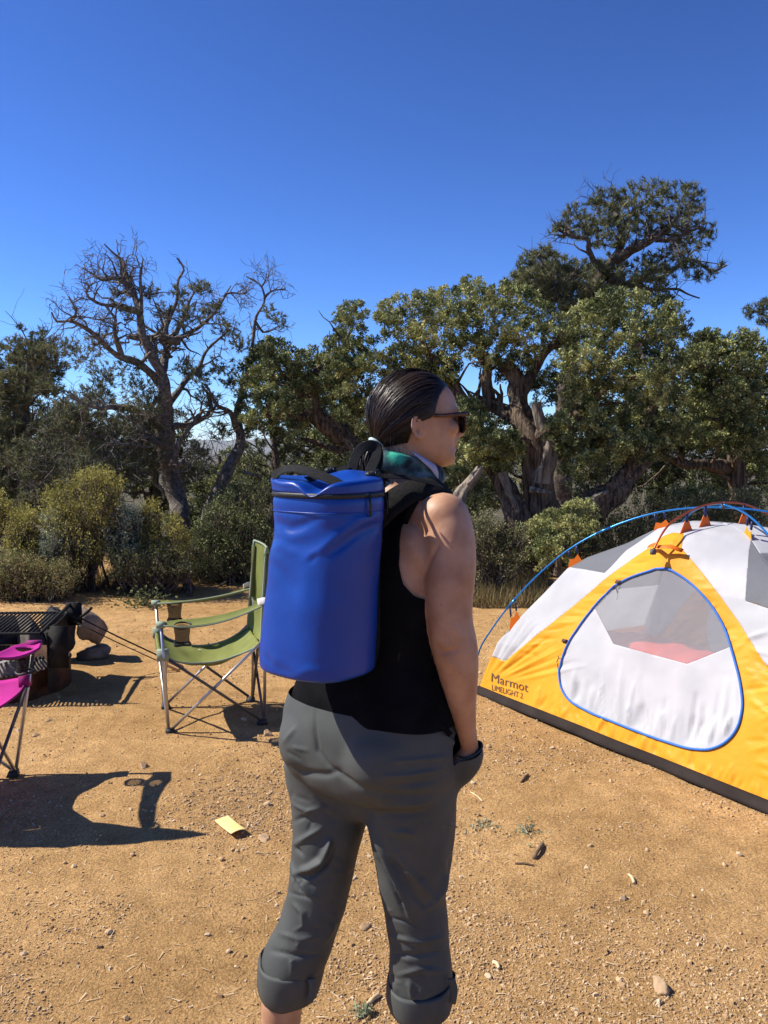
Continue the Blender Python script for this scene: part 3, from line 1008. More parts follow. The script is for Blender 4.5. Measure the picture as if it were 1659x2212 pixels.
# ---- darker trees further back that close the gaps
back = [(-40, 960, 200, 15, .1), (190, 1000, 150, 14.5, .0), (330, 1040, 130, 14.2, .05), (480, 1010, 140, 16, .0), (590, 1040, 120, 14, .1), (680, 985, 140, 15.5, .05), (770, 1030, 130, 14.2, .0), (900, 1020, 140, 15.4, .1), (1020, 1030, 130, 14.6, .0),
        (1130, 1020, 120, 15.2, .05), (1290, 1010, 150, 14.4, .0), (1420, 990, 150, 15, .05), (1560, 1010, 160, 14.2, .0), (1700, 980, 170, 15.5, .0)]
blab = ['dark scrubby tree behind the dense pinyon at the left edge', 'dark scrubby tree behind the yellow-green shrubs, left of the half-dead pinyon', 'dark low tree right behind the half-dead pinyon\'s trunk', 'dark low tree just below the gap with the blue ridge', 'dark low tree left of the green chair\'s backrest top, behind the scrub',
        'dark low tree above the backpack\'s left corner', 'dark low tree directly behind the backpack handle', 'dark low tree behind the person\'s head', 'dark low tree between the person\'s face and the twisted juniper stems', 'dark low tree seen between the twisted juniper stems',
        'dark low tree behind the leaning stem above the tent', 'dark low tree above the middle of the tent', 'dark low tree above the right end of the tent', 'dark low tree beyond the right edge juniper']
for k, (x, y, r, Y_, t) in enumerate(back):
    y -= 150 if k != 3 else 25
    p = Plant(100 + k)
    P, rr = p.limb([(x, y + 260), (x + 8, y + 120), (x - 6, y)], .12, .03, idn, Y_, 6)
    p.sprout(P, rr, 16, .9, .3, .1)
    a = np.linspace(0, 2 * np.pi, 14, endpoint=False)
    rad = r * (1 + .3 * p.rng.normal(size=14) * .6)
    C, Rr = p.lobes_in([(x + rad[i] * math.cos(a[i]) * .75, y + 80 + rad[i] * math.sin(a[i]) * .85 * (1.5 if math.sin(a[i]) > 0 else .75)) for i in range(14)], 30, (20, 36), Y_, .7)
    C[:, 2] = np.maximum(C[:, 2], .1)
    if k % 3 == 1:
        p.pinyon_lobes(C, Rr, .95, 0.35, 0.09, 14, 0.008)
        lf, bk = M_PIN, M_BARKP
    else:
        p.juniper_lobes(C, Rr, None, 0.32, size=1.3, n=30)
        lf, bk = M_JUN, M_BARK
    p.build('scrub_tree', blab[k], 'tree', foot(x, Y_), bk, lf, 'dark trees further back')

# ---- shrubs along the edge of the clearing
def leafy_shrub(poly, Y, dep, n, label, leaf, seed, conv=z6, L=.03, lw=.018, name='leafy_shrub', tint=.5, upright=.8, stems=14, group='shrubs at the edge of the clearing', per=8):
    p = Plant(seed)
    Q = np.array([conv(*q) for q in poly])
    X = p.rng.uniform(Q.min(0), Q.max(0), (n * 4, 2))
    d = polydist(X[:, 0], X[:, 1], Q)
    d = d + 16 * fbm(np.c_[X, np.full(len(X), seed * 7.)], 1 / 22., 3, seed) - 2
    X = X[d > 0][:int(n * 1.5)]
    C = np.array([at(x, y, Y + dep * p.rng.normal() * .6) for x, y in X])
    C = C[vnoise(C, 5.0, seed + 1) + .35 * p.rng.normal(size=len(C)) > -.22][:n]
    C[:, 2] = np.maximum(C[:, 2], .04)
    cx = Q[:, 0].mean()
    b = np.array(foot(cx, Y))
    A = nrm(nrm(C - (b - np.array([0, 0, .2]))) + np.array([0, 0, upright]) + .3 * p.rng.normal(size=C.shape))
    cl = .22 * vnoise(C, 4.0, seed)
    for _ in range(2):
        p.scales(C + .03 * p.rng.normal(size=C.shape), A, per, .030, .12, lw * .8, tint + cl, .15)
    p.twigs(C - A * .13, A, .17, .0035)
    for k in range(stems):
        c = C[p.rng.integers(len(C))]
        mdl = b * .45 + c * .55 + .08 * p.rng.normal(size=3)
        P = spline([b + .12 * p.rng.normal(size=3) * np.array([1, 1, 0]), mdl, c], 9)
        p.wood.append(tube(P, np.linspace(.016, .004, 9), 4, False))
    return p.build(name, label, 'shrub', b, M_BARKP, leaf, group)
leafy_shrub([(185, 1110), (260, 1060), (400, 1015), (520, 1030), (530, 1100), (490, 1180), (470, 1280), (430, 1400), (320, 1450), (220, 1380), (190, 1220)], 9.0, .35, 1500, 'tallest yellow-green shrub, in front of the half-dead pinyon', M_YEL, 201)
leafy_shrub([(20, 1220), (60, 1180), (110, 1160), (160, 1200), (170, 1300), (140, 1400), (20, 1380)], 9.1, .3, 700, 'yellow-green shrub near the left edge, left of the tallest one', M_YEL, 202)
leafy_shrub([(-60, 1130), (0, 1120), (35, 1150), (20, 1290), (-60, 1290)], 9.4, .3, 450, 'yellow-green shrub cut off by the left edge', M_YEL, 203)
leafy_shrub([(600, 1240), (640, 1160), (670, 1150), (705, 1220), (710, 1330), (650, 1400), (610, 1360)], 9.0, .25, 560, 'small yellow-green shrub right of the pale sagebrush', M_YEL, 204)
leafy_shrub([(700, 1280), (740, 1215), (770, 1240), (800, 1300), (820, 1400), (730, 1420)], 8.9, .25, 460, 'small yellow-green shrub at the foot of the half-dead pinyon', M_YEL, 205)
leafy_shrub([(450, 1260), (480, 1210), (510, 1180), (580, 1205), (625, 1270), (600, 1370), (480, 1380)], 9.1, .25, 900, 'pale grey-green sagebrush between two yellow-green shrubs', M_SAGE, 206, upright=1.6, L=.05, lw=.02, name='sagebrush')
leafy_shrub([(170, 1290), (200, 1220), (235, 1205), (262, 1290), (240, 1370), (180, 1370)], 8.9, .2, 450, 'pale grey-green sagebrush left of the tallest yellow-green shrub', M_SAGE, 207, upright=1.6, lw=.02, name='sagebrush')
leafy_shrub([(470, 1350), (600, 1340), (800, 1340), (830, 1430), (800, 1470), (640, 1480), (480, 1470)], 8.75, .25, 700, 'dark twiggy scrub right of the fire ring, at the edge of the dirt', M_PIN, 208, upright=.3, tint=.45, stems=40, name='twiggy_scrub')
leafy_shrub([(810, 1290), (900, 1150), (1000, 1060), (1140, 1060), (1140, 1300), (1130, 1450), (960, 1470), (830, 1470)], 9.6, .35, 1800, 'dark green scrub behind the green chair', M_JUN, 209, upright=.4, tint=.38, stems=40, name='dark_scrub')
leafy_shrub([(1130, 1250), (1200, 1000), (1500, 950), (1640, 1000), (1700, 1450), (1150, 1460)], 9.8, .35, 1800, 'dark green scrub hidden behind the backpack', M_JUN, 210, upright=.4, tint=.36, stems=30, name='dark_scrub')
leafy_shrub([(380, 1440), (470, 1440), (690, 1480), (700, 1600), (640, 1680), (400, 1700), (370, 1560)], 8.7, .3, 900, 'grey-brown brush under the low juniper limb, beside the person\'s arm', M_PIN, 211, conv=z7, upright=.8, tint=.62, stems=40, name='dry_brush')
leafy_shrub([(620, 1540), (760, 1560), (1000, 1430), (1300, 1330), (1659, 1330), (1659, 1640), (620, 1660)], 9.3, .4, 2200, 'dark scrub along the foot of the junipers behind the tent', M_JUN, 212, conv=z7, upright=.3, tint=.36, stems=40, name='dark_scrub')
leafy_shrub([(-60, 1360), (60, 1370), (180, 1400), (330, 1420), (330, 1500), (200, 1540), (-60, 1560)], 8.5, .3, 900, 'low grey-green growth left of the clearing, behind the fire ring', M_GRASS, 213, upright=1.0, tint=.8, stems=20, name='low_brush')

# ---- dry grass along the edge: one mass
def grass(name, label, spots, seed, h=(.10, .28), mat_=M_GRASS, tint=.45):
    rng = np.random.default_rng(seed)
    V, tt = [], []
    for x0, x1, ya, yb, n in spots:
        px = rng.uniform(x0, x1, n)
        py = rng.uniform(ya, yb, n)
        B = np.array([gnd(a, b) for a, b in zip(px, py)])
        B[:, 2] = ground_z(B)
        d = nrm(np.array([0, 0, 1.0]) + .38 * rng.normal(size=(n, 3)))
        l = rng.uniform(*h, (n, 1))
        e = nrm(np.cross(d, rng.normal(size=(n, 3)))) * .0045
        bend = d + .5 * nrm(rng.normal(size=(n, 3))) * np.array([1, 1, .2])
        V.append(np.stack([B - e, B + e, B + d * l * .5 + bend * l * .5], 1))
        tt.append(np.clip(tint + .3 * rng.normal(size=n), 0, 1))
    V = np.concatenate(V)
    o = obj(name, V.reshape(-1, 3), np.arange(len(V) * 3).reshape(-1, 3), mat_, None, False, {'tint': np.repeat(np.concatenate(tt), 3)})
    return tag(o, label, 'grass', None, 'stuff')
grass('grass', 'dry pale grass fringing the edge of the bare dirt', [(330, 600, 1235, 1262, 2600), (1000, 1180, 1240, 1315, 3600), (1100, 1700, 1200, 1250, 3000), (-30, 130, 1245, 1300, 2200), (120, 340, 1250, 1275, 1200)], 3)
# ================================================================ the tent
M_TWHITE = mat('tent_white_nylon', (0.66, 0.665, 0.68), (0.74, 0.74, 0.75), scale=5, rough=0.55, spec=0.3, trans=0.48, bump=0.12, bscale=30)
M_TYEL = mat('tent_yellow_nylon', (0.82, 0.365, 0.018), (0.88, 0.42, 0.03), scale=6, rough=0.5, spec=0.3, trans=0.28, bump=0.25, bscale=28)
M_TORANGE = mat('tent_orange_nylon', (0.80, 0.19, 0.015), rough=0.55, trans=0.25)
M_TMESH = mat('tent_grey_mesh', (0.13, 0.135, 0.15), (0.17, 0.175, 0.19), scale=300, rough=0.8, alpha=0.78)
M_TNET = mat('tent_door_netting', (0.50, 0.50, 0.52), rough=0.8, alpha=0.22)
M_TFLOOR = mat('tent_floor_coating', (0.017, 0.012, 0.010), (0.030, 0.022, 0.019), scale=6, rough=0.75, bump=0.15, spec=.12)
M_TPOLE = mat('blue_pole', (0.02, 0.19, 0.50), rough=0.28, spec=0.6, metal=0.55)
M_TPOLE2 = mat('orange_pole', (0.42, 0.075, 0.02), rough=0.3, spec=0.6, metal=0.5)
M_TCLIP = mat('navy_plastic_clip', (0.015, 0.025, 0.09), rough=0.4)
M_TZIP = mat('blue_zip_tape', (0.03, 0.14, 0.48), rough=0.6)
M_TINK = mat('dark_print', (0.10, 0.055, 0.03), rough=0.7)
M_BROWN = mat('brown_tab', (0.09, 0.045, 0.03), rough=0.6)
M_CORD = mat('grey_cord', (0.10, 0.10, 0.11), rough=0.8)

TA = gnd(1032, 1497)
TD = nrm(gnd(1659, 1752) - TA)
TN = np.array([-TD[1], TD[0], 0])
TL, TW = 2.4, 1.4
TQR = np.array([0, .022, .046, .098, .151, .20, .241, .32, .377, .40, .45, .5])
TZ = np.array([0, .17, .33, .50, .66, .814, .883, .975, 1.062, 1.083, 1.106, 1.112])
TQM = np.where(TZ < 1.0, .19 * TZ / 1.04, 0)
TQM[8:] = (.25, .31, .42, .5)
TT = np.r_[0, np.cumsum(np.hypot(np.diff(TQR) * 1.4, np.diff(TZ)))]
TT /= TT[-1]
def tloc(p, q, z):
    p, q, z = (np.asarray(v, float) for v in (p, q, z))
    return TA + p[..., None] * TD + q[..., None] * TN + z[..., None] * ZUP
def tface(s, t):
    """front wall: s -1..1 along it, t 0..1 up to the peak"""
    qr, z, qm = np.interp(t, TT, TQR), np.interp(t, TT, TZ), np.interp(t, TT, TQM)
    a = np.abs(s)
    p = TL / 2 + s * (TL / 2 - TL * qr)
    q = TW * (qm + (qr - qm) * a ** 1.5)
    sag = 0.030 * np.sin(np.pi * np.clip(a, 0, 1)) * np.sin(np.pi * np.clip(t, 0, 1))
    return p, q + sag, z
ns_, nt_ = 190, 130
S_, T_ = np.meshgrid(np.linspace(-1, 1, ns_), np.linspace(0.020, 1, nt_))
tp, tq, tz = tface(S_, T_)
TV = tloc(tp, tq, tz).reshape(-1, 3)
_i = (np.arange(nt_ - 1)[:, None] * ns_ + np.arange(ns_ - 1)[None]).ravel()
TF = np.stack([_i, _i + 1, _i + ns_ + 1, _i + ns_], 1)
tx, ty = proj(TV)
TV0 = TV.copy()
rs = np.random.default_rng(5)
st = []
# tension folds that fan out of the left corner, puckers above the floor seam, gathers below the door
for k in range(13):
    u = k / 12
    x1, y1 = 1130 + 150 * u, 1290 + 150 * u + 20 * rs.normal() * .3
    st.append(([(1050 + 8 * u, 1470 + 14 * u), (1050 + 8 * u + (x1 - 1050) * .9, 1470 + (y1 - 1470) * .85)], 3.2, .0042 * rs.choice([-1, 1]) * rs.uniform(.5, 1)))
for k in range(46):
    x0 = 1120 + 13 * k + 6 * rs.normal()
    yb = 1497 + (x0 - 1032) * .407 - 22
    st.append(([(x0, yb), (x0 + rs.normal() * 8, yb - rs.uniform(18, 46))], rs.uniform(2.2, 4), rs.uniform(.003, .0075) * rs.choice([-1, 1])))
for k in range(34):
    x0 = 1235 + 10.6 * k + 3 * rs.normal()
    yb = np.interp(x0, [1230, 1264, 1319, 1438, 1497, 1540, 1592], [1505, 1527, 1550, 1596, 1610, 1606, 1570])
    st.append(([(x0, yb), (x0 + 6 + 7 * rs.normal(), yb - rs.uniform(40, 125))], rs.uniform(2.6, 6), rs.uniform(.003, .009) * rs.choice([-1, 1])))
for k in range(16):
    x0 = 1120 + 20 * k
    y0 = 1400 - .80 * (x0 - 1120)
    st.append(([(x0, y0 + 10), (x0 + 40, y0 + rs.uniform(0, 20) + 2)], 3, rs.uniform(.002, .004) * rs.choice([-1, 1])))
for k in range(12):
    x0, y0 = 1500 + 12 * k, 1250 + 22 * k
    st.append(([(x0, y0), (x0 + rs.uniform(15, 40), y0 + rs.uniform(-15, 15))], 3, rs.uniform(.002, .004) * rs.choice([-1, 1])))
for k in range(14):
    x0, y0 = 1610 + 10 * (k % 5), 1380 + 22 * k
    st.append(([(x0, y0), (x0 + 50, y0 + rs.uniform(-20, 40))], 4, rs.uniform(.003, .007) * rs.choice([-1, 1])))
TV1 = folds(TV, TF, [(a_, b_, c_ * 1.7) for a_, b_, c_ in st])
flat_ = sstep(-14, 10, polydist(tx, ty, [(1055, 1445), (1145, 1470), (1148, 1515), (1055, 1500)]))
TV = TV1 + (TV - TV1) * (.85 * flat_)[:, None]
TV = TV + normals(TV, TF) * (0.003 * fbm(TV, 9, 2, 4) * sstep(0, .1, T_.ravel()) * sstep(0, .05, 1 - np.abs(S_.ravel())))[:, None]
YEL = [(1000, 1560), (1030, 1440), (1040, 1405), (1064, 1419), (1090, 1428), (1161, 1371), (1240, 1308), (1319, 1241), (1398, 1185.5), (1434, 1156), (1452, 1150), (1477, 1153), (1473, 1185), (1490, 1205), (1517, 1237), (1556, 1288), (1596, 1344), (1635, 1407), (1659, 1446),
       (1700, 1520), (1750, 1620), (1790, 1720), (1850, 1770), (1950, 1780), (1960, 2100), (1000, 2100)]
DOOR = [(1418, 1229), (1382, 1241), (1338, 1260), (1287, 1308), (1248, 1359), (1218, 1415), (1209, 1450), (1212, 1482), (1228, 1510), (1263, 1533), (1319, 1557), (1379, 1581), (1438, 1602), (1497, 1618), (1537, 1618), (1568, 1604), (1592, 1577), (1604, 1537), (1602, 1486),
        (1588, 1427), (1568, 1363), (1537, 1308), (1497, 1264), (1466, 1241), (1442, 1229)]
_dc = spline(np.c_[np.array(DOOR + DOOR[:1]), np.zeros(len(DOOR) + 1)], 150)[:, :2][:-1]
NET = [(1284, 1312), (1324.5, 1391), (1485, 1434.5), (1580, 1396), (1700, 1380), (1600, 1150), (1300, 1150)]
GRY = [(1215, 1222), (1269, 1231), (1306.5, 1238), (1354, 1188), (1422, 1141.7), (1400, 1100), (1200, 1180)]
GRY2 = [(1632, 1128), (1618, 1189), (1610, 1298), (1659, 1314), (1730, 1338), (1800, 1300), (1740, 1150)]
f_y, f_d, f_n = polydist(tx, ty, YEL), polydist(tx, ty, _dc), polydist(tx, ty, NET)
f_g = np.maximum(polydist(tx, ty, GRY), polydist(tx, ty, GRY2))
def raise_front(V):
    return V
tent = thing('tent', 'yellow and white dome tent with blue poles and a zipped D-shaped netting door', 'tent', tuple(tloc(TL / 2, TW / 2, 0.0)))
def mirror_back(V):
    q = (V - TA) @ TN
    return V + np.outer(TW - 2 * q, TN)
for side in (0, 1):
    base = TV if side == 0 else mirror_back(TV)
    def put(name, f, m, label=None):
        V, F = clip(base, TF, f)
        V, F = shell(V, F, 0.0015 * (1 if side == 0 else -1))
        o = obj(name, V, F, m, tent)
        if label:
            o['label'] = label
        return o
    put('wall_panel', np.minimum(f_y, -f_d), M_TYEL, 'yellow wall panel round the door')
    door = put('door', np.minimum(f_d, -f_n), M_TWHITE, 'white lower door panel')
    net = put('door_netting', np.minimum(f_d, f_n), M_TNET, 'grey see-through netting in the door')
    put('side_panel', np.minimum(-f_y, -f_g), M_TWHITE, 'white panels beside the yellow door wall')
    for sg in (-1, 1):
        put('vent_mesh', np.minimum(np.minimum(-f_y, f_g), sg * S_.ravel()), M_TMESH, 'grey mesh patch under a pole')
# end walls
for e in (0, 1):
    S2, T2 = np.meshgrid(np.linspace(-1, 1, 60), np.linspace(0.020, 1, 60))
    qr, z = np.interp(T2, TT, TQR), np.interp(T2, TT, TZ)
    q = TW / 2 + S2 * (TW / 2 - TW * qr)
    pp = TL * qr * (0.93 + 0.07 * np.abs(S2) ** 1.5)
    V = tloc(pp if e == 0 else TL - pp, q, z).reshape(-1, 3)
    _i = (np.arange(59)[:, None] * 60 + np.arange(59)[None]).ravel()
    F = np.stack([_i, _i + 1, _i + 61, _i + 60], 1)
    zz = z.ravel()
    up_ = np.minimum(zz - .32, .0 + zz)
    for nm, f, m, lb in (('end_wall', .30 - zz, M_TYEL, 'yellow lower end wall'), ('end_panel', np.minimum(zz - .30, .62 - zz), M_TWHITE, 'white end wall'), ('end_mesh', np.minimum(zz - .62, 1.0 - zz), M_TMESH, 'grey mesh end wall'), ('roof_panel', zz - 1.0, M_TWHITE, 'white roof panel')):
        V2, F2 = clip(V, F, f)
        V2, F2 = shell(V2, F2, .0015)
        obj(nm, V2, F2, m, tent)['label'] = lb
# floor tub: a rounded dark rim all round and the sheet
hw = lambda t, o: np.array([[-o, -o], [TL + o, -o], [TL + o, TW + o], [-o, TW + o]])
def rect(o, n=30):
    c = hw(0, o)
    P = []
    for k in range(4):
        a, b = c[k], c[(k + 1) % 4]
        for u in np.linspace(0, 1, n, endpoint=False):
            P.append(a + (b - a) * u)
    return np.array(P)
rings = []
for o, z in ((-.02, .003), (.030, .003), (.032, .005), (.024, .018), (.013, .033), (.005, .043), (-.004, .046), (-.014, .043)):
    Pq = rect(o)
    wob = .007 * vnoise(np.c_[Pq, np.zeros(len(Pq))], 3.5, 8)
    bow = -.025 * np.sin(np.pi * np.clip(Pq[:, 0] / TL, 0, 1)) * (Pq[:, 1] < .1)
    rings.append(tloc(Pq[:, 0], Pq[:, 1] + wob - bow * 0 , z + 0 * wob))
V, F = loft(rings, False)
flr = obj('floor', V, F[:, ::-1], M_TFLOOR, tent)
obj('floor_sheet', *((lambda a: (a[0], a[1]))(box(tloc(TL / 2, TW / 2, .012), TD * (TL / 2 - .01), TN * (TW / 2 - .01), ZUP * .004))), M_TFLOOR, flr)

def tsurf(x, y, off=0.004):
    """point of the front wall seen at (x, y)"""
    s, t = 0.0, 0.4
    k = np.argmin((tx - x) ** 2 + (ty - y) ** 2)
    s, t = S_.ravel()[k], T_.ravel()[k]
    def g(s, t):
        a = tface(np.array(s), np.array(t))
        return tloc(*a)
    for _ in range(6):
        P = g(s, t)
        px, py = proj(P)
        h = 1e-4
        a = np.array(proj(g(s + h, t))) - (px, py)
        b = np.array(proj(g(s, t - h))) - (px, py)
        J = np.array([[a[0], -b[0]], [a[1], -b[1]]]) / h
        ds = np.linalg.lstsq(J, np.array([x - px, y - py]), rcond=None)[0]
        s = float(np.clip(s + ds[0], -1, 1))
        t = float(np.clip(t + ds[1], 0, 1))
    P = g(s, t)
    n = nrm(np.cross(g(s + 1e-3, t) - P, g(s, t + 1e-3) - P))
    if n @ (CC - P) < 0:
        n = -n
    d2 = (tx - x) ** 2 + (ty - y) ** 2
    kk = np.argpartition(d2, 6)[:6]
    wk = 1 / (d2[kk] + .5)
    P = P + ((TV - TV0)[kk] * wk[:, None]).sum(0) / wk.sum()
    return P + n * off, n
# zip round the door
zp = np.array([tsurf(x, y, .005)[0] for x, y in _dc])
zp = np.concatenate([zp, zp[:2]])
obj('door_zip', *tube(zp, .0058, 8), M_TZIP, door)
for x, y, q in ((1338, 1258, 1), (1222, 1385, 0), (1210, 1418, 1)):
    P, n = tsurf(x, y, .008)
    if q == 0 or y < 1300:
        obj('door_toggle', *box(P, TD * .016, ZUP * .010 + TD * .006, n * .006), M_BROWN, door)
    if q:
        rc = np.random.default_rng(int(x))
        c = [P + n * .01]
        for k in range(6):
            c.append(c[-1] + np.array([rc.normal() * .008, 0, -.016]) + TD * rc.normal() * .010)
        obj('pull_cord', *tube(spline(c, 24), .0022, 5), M_CORD, door)
# printed lettering
def text_on(txt, a, b, hgt, mt, off=.0035, shear=0.0):
    cu = bpy.data.curves.new('txt', 'FONT')
    cu.body = txt
    cu.resolution_u = 3
    cu.extrude = 0
    o = bpy.data.objects.new('txt', cu)
    COL.objects.link(o)
    bpy.context.view_layer.update()
    me = o.evaluated_get(bpy.context.evaluated_depsgraph_get()).to_mesh()
    co = np.array([v.co[:] for v in me.vertices])
    fc = [tuple(p_.vertices) for p_ in me.polygons]
    bpy.data.objects.remove(o)
    co[:, 0] -= co[:, 0].min()
    wd = co[:, 0].max()
    cap = 0.7
    a, b = np.array(a, float), np.array(b, float)
    ex = (b - a) / wd
    V = []
    for c in co:
        q = a + ex * c[0] + np.array([0.06, -1.0]) * hgt * c[1] / cap
        V.append(tsurf(q[0], q[1], off)[0])
    V = np.array(V)
    return V, fc
lt = obj('lettering', *text_on('Marmot', (1062, 1472), (1141, 1495), 19, None, .0036), M_TINK, tent, False)
lt['label'] = 'dark printed word Marmot'
lt = obj('lettering', *text_on('LIMELIGHT 2', (1063, 1490), (1129, 1509), 12, None, .0036), M_TINK, tent, False)
lt['label'] = 'thin printed words LIMELIGHT 2'
# poles
PQ = np.array([-.012, -.006, .003, .035, .091, .15, .203, .294, .383, .459, .5])
PZ = np.array([.01, .13, .267, .42, .627, .80, .925, 1.07, 1.157, 1.189, 1.193])
pq = np.r_[PQ, 1 - PQ[::-1][1:]]
pz = np.r_[PZ, PZ[::-1][1:]]
def pole(mir, dz=0):
    P = np.c_[pq, pz]
    w3 = tloc(P[:, 0] * TL if not mir else TL - P[:, 0] * TL, P[:, 0] * TW, P[:, 1] + dz)
    return spline(w3, 90)
for mir in (0, 1):
    P = pole(mir, 0.013 * mir)
    po = obj('pole', *tube(P, .0052, 8), M_TPOLE, tent)
    po['label'] = 'blue aluminium pole'
    for k in (14, 30, 45, 60, 76):
        obj('ferrule', *tube(P[k - 1:k + 2], .0062, 8), M_TPOLE, po)
BQ = np.array([.128, .144, .201, .29, .415, .5])
BZ = np.array([.995, 1.027, 1.114, 1.170, 1.212, 1.218])
bq, bz = np.r_[BQ, 1 - BQ[::-1][1:]], np.r_[BZ, BZ[::-1][1:]]
bp_ = spline(tloc(np.full(len(bq), TL / 2), bq * TW, bz), 60)
obj('brow_pole', *tube(bp_, .0052, 8), M_TPOLE2, tent)['label'] = 'short orange cross pole'
obj('pole_hub', *tube([tloc(TL / 2, TW * .5, 1.188), tloc(TL / 2, TW * .5, 1.222)], .012, 8), M_CORD, tent)
# fabric tabs and clips that hang the canopy from the poles
def ridge(q, mir):
    z = np.interp(q, TQR, TZ)
    return tloc(np.array(TL - q * TL if mir else q * TL), np.array(q * TW), np.array(z))
def polept(q, mir):
    return tloc(np.array(TL - q * TL if mir else q * TL), np.array(q * TW), np.array(np.interp(q, pq, pz)))
def tab(c, e1, up_, n, wb, wt, h, m, parent):
    """sewn triangle: base along e1, rising along up_"""
    s2 = np.cross(e1, up_)
    s2 = nrm(s2) * .0015
    q = [c - e1 * wb, c + e1 * wb, c + e1 * wt + up_ * h, c + up_ * h * .78, c - e1 * wt + up_ * h]
    V = np.array([p_ + s2 for p_ in q] + [p_ - s2 for p_ in q])
    k = len(q)
    F = [tuple(range(k)), tuple(range(2 * k - 1, k - 1, -1))] + [(i, i + k, (i + 1) % k + k, (i + 1) % k) for i in range(k)]
    return obj('pole_tab', V, F, m, parent, False)
for mir in (0, 1):
    for q in (.085, .215, .388):
        a, b = ridge(q - .02, mir), ridge(q + .02, mir)
        c = (a + b) / 2
        e1 = nrm(b - a)
        target = polept(q - .006, mir)
        v = target - c
        h = np.linalg.norm(v)
        t_ = tab(c - nrm(v) * .015, e1, nrm(v), None, .055, .028, min(h * .62, .07), M_TYEL if (mir and q > .3) else M_TORANGE, tent)
        for sg in (-1, 1):
            s0 = c + e1 * .026 * sg + nrm(v) * min(h * .55, .06)
            s1 = target + e1 * .026 * sg
            obj('clip', *box((s0 + s1) / 2 + 0, e1 * .006, np.cross(e1, nrm(v)) * .004, (s1 - s0) / 2 * 1.02), M_TCLIP, t_)
for q in (.30, .40, .62):
    z = .012 + np.interp(q if q < .5 else 1 - q, [.19, .25, .31, .42, .5], [1.045, 1.062, 1.083, 1.106, 1.112])
    c = tloc(np.array(TL / 2), np.array(q * TW), np.array(z - .022))
    t_ = tab(c, TN, ZUP, None, .05, .014, .065, M_TORANGE, tent)
    P2 = tloc(np.array(TL / 2), np.array(q * TW), np.array(np.interp(q, bq, bz)))
    obj('clip', *box((c + ZUP * .06 + P2) / 2, TN * .007, TD * .004, (P2 - c - ZUP * .06) / 2 + ZUP * .004), M_TCLIP, t_)
a_ = tloc(np.array(TL / 2), np.array(TW * .150), np.array(1.012))
for sg in (-1, 1):
    obj('brow_strap', *band([a_ + TD * .0, a_ + TD * .055 * sg + TN * .03 + ZUP * .006, a_ + TD * .11 * sg + TN * .055 - ZUP * .012], ZUP - TN, .012, .0015), M_TORANGE, tent)
obj('brow_tip', *box(bp_[0] - ZUP * .006, TN * .012, TD * .009, ZUP * .014), M_CORD, tent)

# sleeping bag lying inside
M_BAG = mat('red_sleeping_bag', (0.50, 0.045, 0.035), (0.60, 0.07, 0.05), scale=9, rough=0.6, bump=0.3, bscale=14, bdist=.02)
rings = []
for u in np.linspace(0, 1, 40):
    r = .33 * (np.sin(np.pi * np.clip(u * .97 + .015, 0, 1)) ** .45) * (1 - .25 * u)
    r *= 1 + .04 * math.cos(u * 60)
    a = np.linspace(0, 2 * np.pi, 28, endpoint=False)
    yy = r * np.cos(a)
    zzz = np.maximum(r * .82 * np.sin(a) + .20, .018)
    rings.append(tloc(.26 + 1.6 * u + 0 * a, .44 + .12 * u + yy, zzz + .03))
V, F = loft(rings)
sb = obj('sleeping_bag', V, F, M_BAG)
tag(sb, 'red puffy sleeping bag lying inside the tent behind the netting', 'sleeping bag')
# ================================================================ folding camp chairs
M_TUBE = mat('chair_steel_tube', (0.42, 0.41, 0.40), (0.52, 0.51, 0.49), scale=14, rough=0.38, metal=0.85, spec=0.5)
M_TUBED = mat('chair_dark_tube', (0.10, 0.095, 0.09), rough=0.45, metal=0.5)
M_BLACKP = mat('black_plastic', (0.016, 0.016, 0.017), rough=0.5)
M_CNET = mat('black_cup_net', (0.010, 0.009, 0.008), rough=0.8, alpha=0.68)
M_OLIVE = mat('olive_canvas', (0.165, 0.185, 0.045), (0.205, 0.225, 0.06), scale=12, rough=0.85, bump=0.15, bscale=240, sheen=.1, trans=.12)
M_MAG = mat('magenta_canvas', (0.46, 0.012, 0.24), (0.54, 0.02, 0.29), scale=12, rough=0.8, bump=0.15, bscale=240, trans=.12)
M_TRIMG = mat('grey_green_piping', (0.24, 0.29, 0.21), rough=0.8)
M_TRIMM = mat('dark_pink_piping', (0.22, 0.01, 0.12), rough=0.8)
M_DOLIVE = mat('dark_olive_canvas', (0.075, 0.085, 0.028), (0.10, 0.11, 0.04), scale=10, rough=0.9, bump=.2, bscale=60)
M_DMAG = mat('deep_magenta_canvas', (0.24, 0.008, 0.13), (0.28, 0.012, 0.15), scale=10, rough=0.9, bump=.2, bscale=60)
M_WHITEB = mat('white_webbing', (0.66, 0.62, 0.58), rough=0.85, bump=.2, bscale=200)
M_STRING = mat('tan_cord', (0.38, 0.20, 0.07), rough=0.8)
M_FOOT = mat('chair_foot_plastic', (0.03, 0.03, 0.032), rough=0.6)

